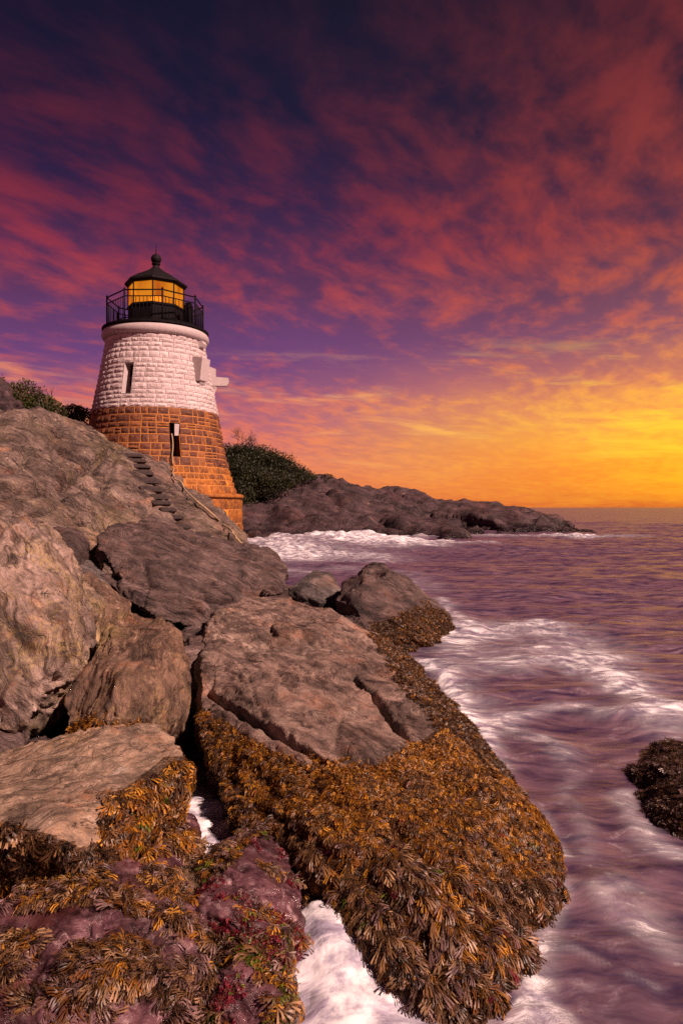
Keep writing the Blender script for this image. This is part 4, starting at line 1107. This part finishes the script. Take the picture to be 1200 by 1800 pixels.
for kind_, mat_, rg in (('white', M['paint'], 0.036), ('brown', M['granite'], 0.035), ('ochre', M['granite_warmlit'], 0.035)):  # ochre: base stones with the warm light in their colour
    SH[kind_] = []
    for s in range(14):
        v, f = stone_shape(s * 7 + len(kind_), rg)
        me = make_mesh('stone_' + kind_, v, f, [mat_], smooth=False)
        SH[kind_].append((me, v, f))
rr = random.Random(5)
rest = {'white': [], 'brown': [], 'ochre': []}
cnt = {'white': 0, 'brown': 0, 'ochre': 0}
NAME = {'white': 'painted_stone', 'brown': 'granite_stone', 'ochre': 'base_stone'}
def put_stone(kind_, a, z0, z1, wdt, joint):
    zc = (z0 + z1) / 2
    r0, r1 = rad(z0 + 0.001), rad(z1 - 0.001)
    slope = math.atan2(r0 - r1, z1 - z0)
    r_ = (r0 + r1) / 2
    hgt = math.hypot(z1 - z0, r0 - r1)
    Mx = Matrix.Translation((r_ * math.cos(a), r_ * math.sin(a), zc)) @ Matrix.Rotation(a - math.pi / 2, 4, 'Z') @ Matrix.Rotation(slope, 4, 'X') @ Matrix.Diagonal((wdt - joint, 1, hgt - joint, 1))
    me, v, f = SH[kind_][rr.randrange(14)]
    da = abs((a - PHI0 + math.pi) % (2 * math.pi) - math.pi)
    seen = da < R(86)
    wp = Vector((TX + r_ * math.cos(a), TY + r_ * math.sin(a), z1))
    if seen:
        dv = wp - CAMV
        h = outcrop.bvh.ray_cast(CAMV, dv.normalized(), dv.length)
        if h[0] is not None: seen = False
    if seen and cnt[kind_] < 300:
        o = link(NAME[kind_], me, tower)
        o.matrix_local = Mx
        cnt[kind_] += 1
    else:
        rest[kind_].append(([tuple(Mx @ Vector(q)) for q in v], f))
def course(kind_, z0, z1, wmean, wvar, joint):
    r_ = rad((z0 + z1) / 2)
    win = [w_ for w_ in WIN if w_[2] < (z0 + z1) / 2 < w_[3]]
    if win:
        wa, hw = win[0][0], win[0][1] / r_
        a, end = wa + hw, wa - hw + 2 * math.pi
    else:
        a = rr.random() * 6.28; end = a + 2 * math.pi
    ws = []
    tot = 0
    while tot < (end - a) * r_:
        w_ = wmean * rr.uniform(1 - wvar, 1 + wvar); ws.append(w_); tot += w_
    s = (end - a) * r_ / tot
    for w_ in ws:
        w_ *= s
        if kind_ == 'brown' and rr.random() < 0.22 and w_ > 0.25:
            zm = z0 + (z1 - z0) * rr.uniform(0.4, 0.6)
            put_stone(kind_, a + w_ / r_ / 2, z0, zm, w_, joint); put_stone(kind_, a + w_ / r_ / 2, zm, z1, w_, joint)
        elif kind_ == 'ochre' and w_ < 0.6 and rr.random() < 0.2:
            put_stone(kind_, a + w_ / r_ * 0.27, z0, z1, w_ * 0.54, joint); put_stone(kind_, a + w_ / r_ * 0.77, z0, z1, w_ * 0.46, joint)
        else:
            put_stone(kind_, a + w_ / r_ / 2, z0, z1, w_, joint)
        a += w_ / r_
def courses(kind_, z0, z1, n, *args, zs=None):
    hs = [rr.uniform(0.72, 1.28) for _ in range(n)]
    t_ = sum(hs); z = z0
    for h_ in hs:
        course(kind_, z, z + h_ / t_ * (z1 - z0), *args)
        z += h_ / t_ * (z1 - z0)
courses('white', 5.5, 6.03, 3, 0.44, 0.35, 0.014)
courses('white', 6.03, 7.28, 6, 0.44, 0.4, 0.014)
courses('white', 7.28, 8.56, 6, 0.42, 0.4, 0.014)
courses('brown', 4.90, 5.5, 2, 0.42, 0.5, 0.030)
courses('brown', 3.58, 4.90, 5, 0.36, 0.45, 0.030)
courses('brown', 3.22, 3.58, 1, 0.36, 0.45, 0.030)
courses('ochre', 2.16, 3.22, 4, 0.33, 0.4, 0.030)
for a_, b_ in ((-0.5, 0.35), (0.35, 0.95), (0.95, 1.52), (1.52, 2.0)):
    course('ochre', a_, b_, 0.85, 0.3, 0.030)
for kd, lst in rest.items():
    if lst:
        v, f = joinvf(lst)
        link(NAME[kd] + '_mass', make_mesh('stones', v, f, [SH[kd][0][0].materials[0]], smooth=False), tower, kind='stuff')
print('stones', cnt, {a: len(b) for a, b in rest.items()})
# weathered torus on top of the base drum
pr = [(3.36, 2.0), (3.62, 2.0)] + [(3.5 + 0.16 * math.cos(R(an)), 2.04 + 0.13 * math.sin(R(an))) for an in range(-20, 91, 15)] + [(3.2, 2.22)]
v, f = lathe(pr, 120)
link('base_ledge', make_mesh('base_ledge', v, f, [M['granite_warmlit']]), tower)

# window recesses
def wall_frame(a, z):
    r_ = rad(z)
    return Matrix.Translation((r_ * math.cos(a), r_ * math.sin(a), 0)) @ Matrix.Rotation(a - math.pi / 2, 4, 'Z')
def window(wi, matr, glazed):
    a, hw, z0, z1 = WIN[wi]
    mf = wall_frame(a, (z0 + z1) / 2)
    r0, r1 = rad(z0) - rad((z0 + z1) / 2), rad(z1) - rad((z0 + z1) / 2)
    hi = hw * 0.62
    o0 = [(-hw, r0 + 0.02, z0), (hw, r0 + 0.02, z0), (hw, r1 + 0.02, z1), (-hw, r1 + 0.02, z1)]
    i0 = [(-hi, -0.42, z0 + 0.04), (hi, -0.42, z0 + 0.04), (hi, -0.42, z1 - 0.04), (-hi, -0.42, z1 - 0.04)]
    V = o0 + i0
    F = [(0, 1, 5, 4), (1, 2, 6, 5), (2, 3, 7, 6), (3, 0, 4, 7)]
    wo = link('window', make_mesh('window', V, F, [matr], smooth=False), tower)
    wo.matrix_local = mf
    V, F = boxvf(-hi, hi, -0.46, -0.42, z0 + 0.04, z1 - 0.04)
    p = link('pane', make_mesh('pane', V, F, [M['dark']], smooth=False), wo)
    nb = 6 if glazed else 5
    for i in range(nb):
        zz = z0 + 0.04 + (z1 - z0 - 0.08) * (i + 0.5) / nb
        V, F = boxvf(-hi, hi, -0.415, -0.395, zz - 0.012, zz + 0.012)
        link('bar', make_mesh('bar', V, F, [M['black']], smooth=False), wo)
    for x_ in (-hi * 0.33, hi * 0.33):
        V, F = boxvf(x_ - 0.01, x_ + 0.01, -0.393, -0.375, z0 + 0.04, z1 - 0.04)
        link('bar', make_mesh('bar', V, F, [M['black']], smooth=False), wo)
    return wo, mf
w1, _ = window(0, M['white'], False)
w2, mf2 = window(1, M['granite'], True)
a, hw, z0, z1 = WIN[1]
V, F = boxvf(-hw * 1.0, -hw * 0.0, -0.14, -0.11, z1 - 0.50, z1 - 0.04)
# pale board fixed inside the lower opening, on the side away from the sea
sgn = 1
o = link('board', make_mesh('board', [(x_ , y_, z_) for x_, y_, z_ in V], F, [M['white']], smooth=False), w2)
V, F = boxvf(-hw - 0.02, hw + 0.1, -0.02, 0.10, z0 - 0.10, z0 - 0.01)
link('sill', make_mesh('sill', V, F, [M['granite']], smooth=False), w2)

# cornice and gallery
pr = [(1.96, 8.50), (2.03, 8.50)] + [(2.06 + 0.13 * math.cos(R(an)), 8.70 + 0.19 * math.sin(R(an))) for an in range(-90, 91, 15)] + [(1.9, 8.90)]
v, f = lathe(pr, 96)
link('cornice', make_mesh('cornice', v, f, [M['white']]), tower)
v, f = lathe([(0.0, 8.90), (2.16, 8.90), (2.18, 8.92), (2.18, 8.99), (2.15, 9.01), (0.0, 9.01)], 96)
link('gallery_deck', make_mesh('gallery_deck', v, f, [M['black']], smooth=False), tower)
RO = 1.97
pa = [PHI0 + R(7 + 45 * i) for i in range(8)]
pp = [(RO * math.cos(a), RO * math.sin(a)) for a in pa]
for (x_, y_) in pp:
    v, f = joinvf([tube([(x_, y_, 9.0), (x_, y_, 10.27)], 0.036, 8), tube([(x_, y_, 10.26), (x_, y_, 10.30), (x_, y_, 10.34)], 0.05, 8, 0.4)])
    link('post', make_mesh('post', v, f, [M['black']]), tower)
ball_me = make_mesh('baluster', *tube([(0, 0, 9.13), (0, 0, 10.0)], 0.014, 5), [M['black']])
for i in range(8):
    p0, p1 = pp[i], pp[(i + 1) % 8]
    for z_, rr_ in ((10.24, 0.028), (9.99, 0.022), (9.13, 0.022)):
        link('rail', make_mesh('rail', *tube([(p0[0], p0[1], z_), (p1[0], p1[1], z_)], rr_, 6), [M['black']]), tower)
    for j in range(1, 10):
        s = j / 10
        o = link('baluster', ball_me, tower)
        o.location = (p0[0] + (p1[0] - p0[0]) * s, p0[1] + (p1[1] - p0[1]) * s, 0)
# lantern room
LA = [PHI0 + R(-6.6 + 45 * i) for i in range(8)]
def octo(r_, z): return [(r_ * math.cos(a), r_ * math.sin(a), z) for a in LA]
def octo_loft(rings, cap0=True, cap1=True):
    V, F = [], []
    for r_, z in rings: V += octo(r_, z)
    for j in range(len(rings) - 1):
        for i in range(8):
            F.append((j * 8 + i, j * 8 + (i + 1) % 8, (j + 1) * 8 + (i + 1) % 8, (j + 1) * 8 + i))
    if cap0: F.append(tuple(range(8))[::-1])
    if cap1: F.append(tuple((len(rings) - 1) * 8 + i for i in range(8)))
    return V, F
link('lantern_wall', make_mesh('lantern_wall', *octo_loft([(1.15, 9.0), (1.15, 9.9), (1.2, 9.9), (1.2, 9.98), (1.08, 9.98)]), [M['black']], smooth=False), tower)
M['amber'], k = new_mat('amber_glow_glass')  # amber of the sky behind see-through panes, put in as emission
pos = k.n('ShaderNodeNewGeometry').outputs['Position']
nz = k.noise(k.mapping(pos, scale=(1.2, 1.2, 0.4)), 1.6, 3, 0.5)
ec = k.mix(k.mapr(nz, 0.3, 0.7), srgb(196, 98, 16), srgb(240, 150, 26))
em = k.n('ShaderNodeEmission', None, Color=ec, Strength=0.8)
gl = k.n('ShaderNodeBsdfGlossy', None, Color=(1, 1, 1, 1), Roughness=0.08)
tp = k.n('ShaderNodeBsdfTransparent', None, Color=(1.0, 0.7, 0.3, 1))
m1 = k.n('ShaderNodeMixShader', None, i0=0.45, i1=em, i2=tp)
m2 = k.n('ShaderNodeMixShader', None, i0=0.06, i1=m1, i2=gl)
k.n('ShaderNodeOutputMaterial', None, Surface=m2)
for i in range(8):
    a, b = LA[i], LA[(i + 1) % 8]
    r_ = 1.12
    q = [(r_ * math.cos(a), r_ * math.sin(a)), (r_ * math.cos(b), r_ * math.sin(b))]
    q2 = [(x_ * 0.985, y_ * 0.985) for x_, y_ in q]
    V = [(*q[0], 9.98), (*q[1], 9.98), (*q[1], 10.86), (*q[0], 10.86), (*q2[0], 9.98), (*q2[1], 9.98), (*q2[1], 10.86), (*q2[0], 10.86)]
    F = [(0, 1, 2, 3), (5, 4, 7, 6), (0, 3, 7, 4), (1, 5, 6, 2)]
    link('lantern_pane', make_mesh('lantern_pane', V, F, [M['amber']], smooth=False), tower)
    v, f = tube([(1.14 * math.cos(a), 1.14 * math.sin(a), 9.98), (1.14 * math.cos(a), 1.14 * math.sin(a), 10.86)], 0.028, 6)
    link('mullion', make_mesh('mullion', v, f, [M['black']]), tower)
M['lampm'], k = new_mat('lit_lamp')
em = k.n('ShaderNodeEmission', None, Color=srgb(255, 190, 70), Strength=4.0)
k.n('ShaderNodeOutputMaterial', None, Surface=em)
v, f = lathe([(0.0, 9.95), (0.30, 9.95), (0.30, 10.12), (0.24, 10.2), (0.26, 10.35), (0.2, 10.5), (0.0, 10.52)], 20)
link('lamp', make_mesh('lamp', v, f, [M['lampm']]), tower)
ro = link('roof', make_mesh('roof', *octo_loft([(1.05, 10.84), (1.20, 10.84), (1.29, 10.93), (1.29, 11.0), (0.86, 11.27), (0.40, 11.52), (0.22, 11.66)]), [M['roofm']], smooth=False), tower)
v, f = lathe([(0.24, 11.62), (0.18, 11.70), (0.13, 11.76), (0.13, 11.82), (0.18, 11.84), (0.18, 11.88), (0.11, 11.90)] + [(0.215 * math.sin(R(t_)), 12.07 - 0.215 * math.cos(R(t_))) for t_ in range(30, 181, 15)], 24)
link('ball', make_mesh('ball', v, f, [M['roofm']]), ro)
link('spike', make_mesh('spike', *tube([(0, 0, 12.26), (0, 0, 12.45), (0, 0, 12.72)], 0.022, 6, 0.3), [M['black']]), ro)
# gallery equipment: upright box with a wire cage beside it
ga = PHI0 + R(52)
gm = Matrix.Rotation(ga - math.pi / 2, 4, 'Z')
eq = link('gallery_locker', make_mesh('gallery_locker', *joinvf([boxvf(-0.17, 0.10, 1.45, 1.75, 9.01, 9.95), boxvf(-0.12, 0.05, 1.5, 1.7, 9.95, 10.05)]), [M['black']], smooth=False), tower)
eq.matrix_local = gm
cg = []
for i in range(5):
    x_ = 0.20 + 0.09 * i
    cg.append(tube([(-x_, 1.5, 9.2), (-x_, 1.5, 9.85)], 0.012, 5))
    cg.append(tube([(-0.2, 1.5, 9.25 + 0.14 * i), (-0.6, 1.5, 9.25 + 0.14 * i)], 0.012, 5))
o = link('cage', make_mesh('cage', *joinvf(cg), [M['roofm']]), tower); o.matrix_local = gm

# concrete brackets on the seaward side
def bracket(px, zc, nm, parts):
    a = ang_px(px, zc)
    o = link(nm, make_mesh(nm, *joinvf(parts), [M['white']], smooth=False), tower)
    r_ = rad(zc)
    o.matrix_local = Matrix.Translation((r_ * math.cos(a), r_ * math.sin(a), zc)) @ Matrix.Rotation(a - math.pi / 2, 4, 'Z')
    return o
def prism(pts, x0, x1):
    n_ = len(pts)
    V = [(x0, y_, z_) for y_, z_ in pts] + [(x1, y_, z_) for y_, z_ in pts]
    F = [tuple(range(n_)), tuple(n_ + i for i in range(n_))[::-1]] + [(i, n_ + i, n_ + (i + 1) % n_, (i + 1) % n_) for i in range(n_)]
    return V, F
bracket(348, 7.2, 'bracket', [prism([(-0.05, 0.52), (0.42, 0.42), (0.30, -0.46), (-0.05, -0.5)], -0.26, 0.26), prism([(-0.1, -0.45), (0.26, -0.45), (0.2, -0.58), (0.05, -0.78), (-0.1, -0.8)], -0.13, 0.13)])
bracket(377, 7.0, 'bracket', [prism([(-0.1, 0.62), (0.22, 0.50), (0.22, -0.3), (-0.1, -0.3)], -0.13, 0.13), prism([(-0.1, 0.18), (0.74, 0.14), (0.78, -0.05), (0.68, -0.20), (-0.1, -0.22)], -0.16, 0.16),
                             prism([(-0.1, -0.2), (0.30, -0.2), (0.22, -0.42), (0.10, -0.72), (-0.1, -0.8)], -0.11, 0.11)])
o = bracket(352, 8.35, 'bracket', [prism([(-0.1, 0.1), (0.16, 0.12), (0.22, 0.0), (0.16, -0.12), (-0.1, -0.14)], -0.18, 0.18)])
v, f = tube([(0, 0.09, 0.0), (0, 0.10, -0.35), (0, 0.12, -0.7)], 0.02, 5)
o2 = link('conduit', make_mesh('conduit', v, f, [M['white']]), tower); o2.matrix_local = o.matrix_local.copy()

# ------------------------------------------------------------------ steps cut in the outcrop
M['step'] = simple_mat('shaded_step_stone', (0.070, 0.050, 0.050), 0.8, bump=0.5, bscale=9, var=0.4)  # shadow on the risers painted as the dark tone of the blocks
def rotz_to_cam(p): return math.atan2(p.y, p.x) - math.pi / 2
STEPS = [(232, 800, 36, 5), (236, 809, 40, 5), (243, 819, 42, 6), (248, 830, 40, 9), (258, 844, 40, 11), (266, 859, 40, 10), (275, 873, 40, 9), (284, 883, 34, 4), (296, 895, 28, 4), (309, 908, 28, 5), (320, 925, 30, 4), (352, 940, 36, 12)]
for (px, py, wd_, ht) in STEPS:
    h_, n_ = cast(outcrop.bvh, px, py)
    if h_ is None: continue
    s = h_.y / FPX
    w2_ = wd_ * s / 2; h2_ = max(ht * s / 2, 0.05)
    sk = 0.30 * h2_
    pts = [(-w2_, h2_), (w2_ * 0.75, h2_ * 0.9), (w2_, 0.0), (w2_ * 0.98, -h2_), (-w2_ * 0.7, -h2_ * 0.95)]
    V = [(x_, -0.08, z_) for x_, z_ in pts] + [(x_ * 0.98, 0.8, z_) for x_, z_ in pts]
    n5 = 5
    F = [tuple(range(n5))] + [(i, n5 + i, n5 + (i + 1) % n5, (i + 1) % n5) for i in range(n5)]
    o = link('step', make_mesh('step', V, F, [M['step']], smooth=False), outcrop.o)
    o.location = h_
    o.rotation_euler = (0, 0, rotz_to_cam(h_) + R(-8))

# ------------------------------------------------------------------ rope
M['rope'] = simple_mat('rope', (0.44, 0.31, 0.18), 0.7, var=0.3, bscale=30)
M['ropey'] = simple_mat('yellow_hose', (0.62, 0.40, 0.04), 0.5, var=0.2)
ra = []
wa_ = WIN[1][0]
rw = lambda a, r_, z: Vector((TX + r_ * math.cos(a), TY + r_ * math.sin(a), z))
for z in (4.45, 4.2, 3.9, 3.6, 3.3, 3.1):
    ra.append(rw(wa_ - 0.055 + 0.01 * math.sin(z * 5), rad(z) + 0.10, z))
rp = []
for (px, py) in [(299, 829), (303, 836), (309, 845), (318, 853), (325, 862), (332, 873), (345, 885), (360, 899), (375, 911), (390, 923), (403, 938), (415, 953), (428, 967), (440, 979), (452, 990)]:
    h_, n_ = cast(outcrop.bvh, px, py)
    if h_ is None: h_, n_ = cast(outcrop.bvh, px - 4, py + 4)
    if h_ is not None: rp.append(h_ + n_ * 0.10)
full = ra + rp
def smooth_path(p, n_=5):
    out = []
    for i in range(len(p) - 1):
        p0, p1, p2, p3 = p[max(i - 1, 0)], p[i], p[i + 1], p[min(i + 2, len(p) - 1)]
        for s in range(n_):
            t_ = s / n_
            out.append(0.5 * ((2 * p1) + (p2 - p0) * t_ + (2 * p0 - 5 * p1 + 4 * p2 - p3) * t_ * t_ + (3 * p1 - p0 - 3 * p2 + p3) * t_ ** 3))
    return out + [p[-1]]
fullp = smooth_path(full)
v, f = tube(fullp, 0.025, 6)
link('rope', make_mesh('rope', v, f, [M['rope']]), None, 'pale rope running from the low lighthouse window down the rock to the sea', 'rope')
print('tower', round(time.time() - T0, 1))
# ================================================================== BUSHES
def leaf_mat(name, cols):
    m, k = new_mat(name)
    ca = k.n('ShaderNodeAttribute', {'attribute_name': 'col'}).outputs['Color']
    d_ = k.n('ShaderNodeBsdfPrincipled', None, Base_Color=ca, Roughness=0.6)
    t_ = k.n('ShaderNodeBsdfTranslucent', None, Color=ca)
    k.n('ShaderNodeOutputMaterial', None, Surface=k.n('ShaderNodeMixShader', None, i0=0.25, i1=d_, i2=t_))
    return m
M['leaf'] = leaf_mat('bush_leaves', None)
M['twig'] = simple_mat('bare_twig', (0.055, 0.040, 0.038), 0.8)
def leaves(blobs, n, size, seed, base=(0.045, 0.055, 0.012), tint=0.5):
    """blobs: (centre, radii); leaves fill the shell of each lump, in clumps"""
    r_ = np.random.RandomState(seed)
    w_ = np.array([b[1][0] * b[1][2] for b in blobs]); w_ = w_ / w_.sum()
    bi = r_.choice(len(blobs), n, p=w_)
    C = np.array([b[0] for b in blobs])[bi]; Rr = np.array([b[1] for b in blobs])[bi]
    d = r_.normal(size=(n, 3)); d /= np.linalg.norm(d, axis=1)[:, None]
    rad_ = (0.62 + 0.42 * r_.rand(n))
    lump = fbm(d * 3.0 + bi[:, None] * 3.3, 3)
    pos = C + d * Rr * (rad_ * (1 + 0.55 * lump))[:, None]
    u_ = r_.normal(size=(n, 3)); u_ /= np.linalg.norm(u_, axis=1)[:, None]
    v_ = np.cross(u_, r_.normal(size=(n, 3))); v_ /= np.linalg.norm(v_, axis=1)[:, None]
    s = size * (0.6 + 0.9 * r_.rand(n))[:, None]
    V = np.stack([pos - u_ * s, pos - v_ * s * 0.45, pos + u_ * s, pos + v_ * s * 0.45], 1).reshape(-1, 3)
    F = np.arange(n * 4).reshape(-1, 4)
    cl = fbm(pos * 1.1 + 5, 3)[:, None]
    col = np.array(base)[None] * (1.0 + 0.9 * cl + 0.7 * (r_.rand(n, 1) - 0.5)) + np.array([0.035, 0.022, 0.0])[None] * tint * np.clip(cl * 3 + r_.rand(n, 1), 0, 1.5)
    col = np.repeat(np.clip(col, 0.006, 1), 4, 0)
    me = make_mesh('leaves', V, F, [M['leaf']], smooth=False)
    cattr(me, 'col', col)
    return me
def twigs(root, height, seed, spread=0.6, depth=4, n0=3):
    r_ = random.Random(seed)
    parts = []
    def grow(p, d, L, rad_, lev):
        pts = [p]
        for i in range(3):
            d = (d + Vector((r_.uniform(-.3, .3), r_.uniform(-.3, .3), r_.uniform(-.12, .2)))).normalized()
            p = p + d * L / 3
            pts.append(p)
        parts.append(tube(pts, rad_, 4, 0.55))
        if lev > 0:
            for _ in range(r_.choice((2, 3))):
                dd = (d + Vector((r_.uniform(-1, 1), r_.uniform(-1, 1), r_.uniform(-.3, .6))) * spread).normalized()
                grow(pts[r_.choice((2, 3))], dd, L * 0.66, rad_ * 0.6, lev - 1)
    for i in range(n0):
        grow(Vector(root), Vector((r_.uniform(-.6, .6), r_.uniform(-.3, .3), 1)).normalized(), height * 0.36, 0.028, depth)
    return joinvf(parts)

# bushes on the skyline behind the outcrop
def bl(px, py, d, rx, ry, rz): return (P(px, py, d), (rx, ry, rz))
BS = [
 ('shrub', [bl(20, 705, 29, 0.9, 0.9, 0.7), bl(45, 700, 29, 0.7, 0.8, 0.75), bl(-10, 700, 30, 1.0, 1, 0.9)], 5200, 'olive green shrub on the skyline at the top of the outcrop'),
 ('shrub', [bl(72, 712, 30, 0.75, 0.8, 0.5), bl(95, 724, 30, 0.65, 0.8, 0.35), bl(60, 720, 30, 0.9, 0.8, 0.4)], 3600, 'low dark shrub between the skyline bush and the rounded one, bare twigs above it'),
 ('shrub', [bl(128, 730, 32, 0.65, 0.8, 0.5), bl(150, 742, 32, 0.7, 0.8, 0.6), bl(118, 740, 32, 0.6, 0.7, 0.4), bl(142, 725, 32, 0.3, 0.3, 0.3)], 4200, 'small rounded shrub growing next to the lighthouse wall'),
]
for i, (nm, blobs, n, lab) in enumerate(BS):
    e = bpy.data.objects.new(nm, None); COL.objects.link(e)
    e['label'] = lab; e['category'] = 'shrub'; e['group'] = 'shrubs behind the outcrop'
    link('foliage', leaves(blobs, n, 0.055, 50 + i), e)
    c = blobs[0][0]
    v, f = twigs((c[0], c[1], c[2] - 0.5), 1.3, 70 + i, depth=2)
    link('stem', make_mesh('stem', v, f, [M['twig']]), e)
v1 = twigs(P(64, 718, 29), 1.15, 91, depth=3, n0=2); 
link('bare_shrub', make_mesh('bare_shrub', *v1, [M['twig']]), None, 'leafless twigs sticking up from the skyline shrubs', 'shrub')
v1 = twigs(P(93, 722, 30), 1.5, 96, depth=2, n0=1)
link('bare_shrub', make_mesh('bare_shrub', *v1, [M['twig']]), None, 'forked bare twig between the low and the rounded shrub', 'shrub')
# dark slab of rock behind the first shrub
rock('boulder', [body([(-40, 668, 26.5), (0, 666, 26.5), (14, 690, 26), (30, 712, 25.5), (28, 730, 25), (-40, 730, 25)], 1.5, base=3.5)], 0.07, M['headland'],
     'dark craggy rock on the skyline beside the shrub', 'boulder', None, round_=3, amp=0.12, size=0.9, facet=0.2, st_amp=0.08, st_freq=4, fine=0.02, seed=77)
# thicket on the headland
tb = []
rb = random.Random(4)
for px, py, d, rx, ry, rz in [(400, 815, 46, 2.2, 2, 1.3), (430, 812, 46, 2.0, 2, 1.2), (455, 815, 46.5, 2.0, 2, 1.1), (480, 822, 47, 1.7, 2, 1.0), (505, 830, 48, 1.3, 1.6, 0.75), (528, 835, 49, 0.9, 1.4, 0.5), (415, 850, 44, 2, 2, 1.6), (450, 848, 44, 1.8, 2, 1.1),
                              (485, 845, 45, 1.5, 1.8, 0.75), (420, 880, 42, 1.1, 1.6, 1.2), (385, 850, 44, 2, 2, 1.6), (545, 838, 51, 0.6, 0.8, 0.3), (575, 837, 52, 0.5, 0.6, 0.18)]:
    tb.append(bl(px, py, d, rx, ry, rz))
    for _ in range(4):
        tb.append(bl(px + rb.uniform(-22, 22) * rx / 2, py - rb.uniform(0.3, 1.0) * rz * 24 + 8, d + rb.uniform(-1, .5), rx * .32, ry * .4, rz * .34))
me = leaves(tb, 75000, 0.062, 60, base=(0.018, 0.023, 0.006), tint=0.28)
link('shrubbery', me, None, 'dense dark green thicket capping the near end of the headland', 'thicket', kind='stuff')
v1 = twigs(P(420, 792, 44), 1.9, 101, spread=1.1, depth=5, n0=3)
link('bare_tree', make_mesh('bare_tree', *v1, [M['twig']]), None, 'leafless windblown tree rising behind the lighthouse wall above the thicket', 'tree')
v1 = twigs(P(440, 790, 45), 1.2, 107, spread=1.1, depth=5, n0=3)
link('bare_tree', make_mesh('bare_tree', *v1, [M['twig']]), None, 'lower leafless bush top on the crest of the thicket', 'tree')
print('all', round(time.time() - T0, 1))
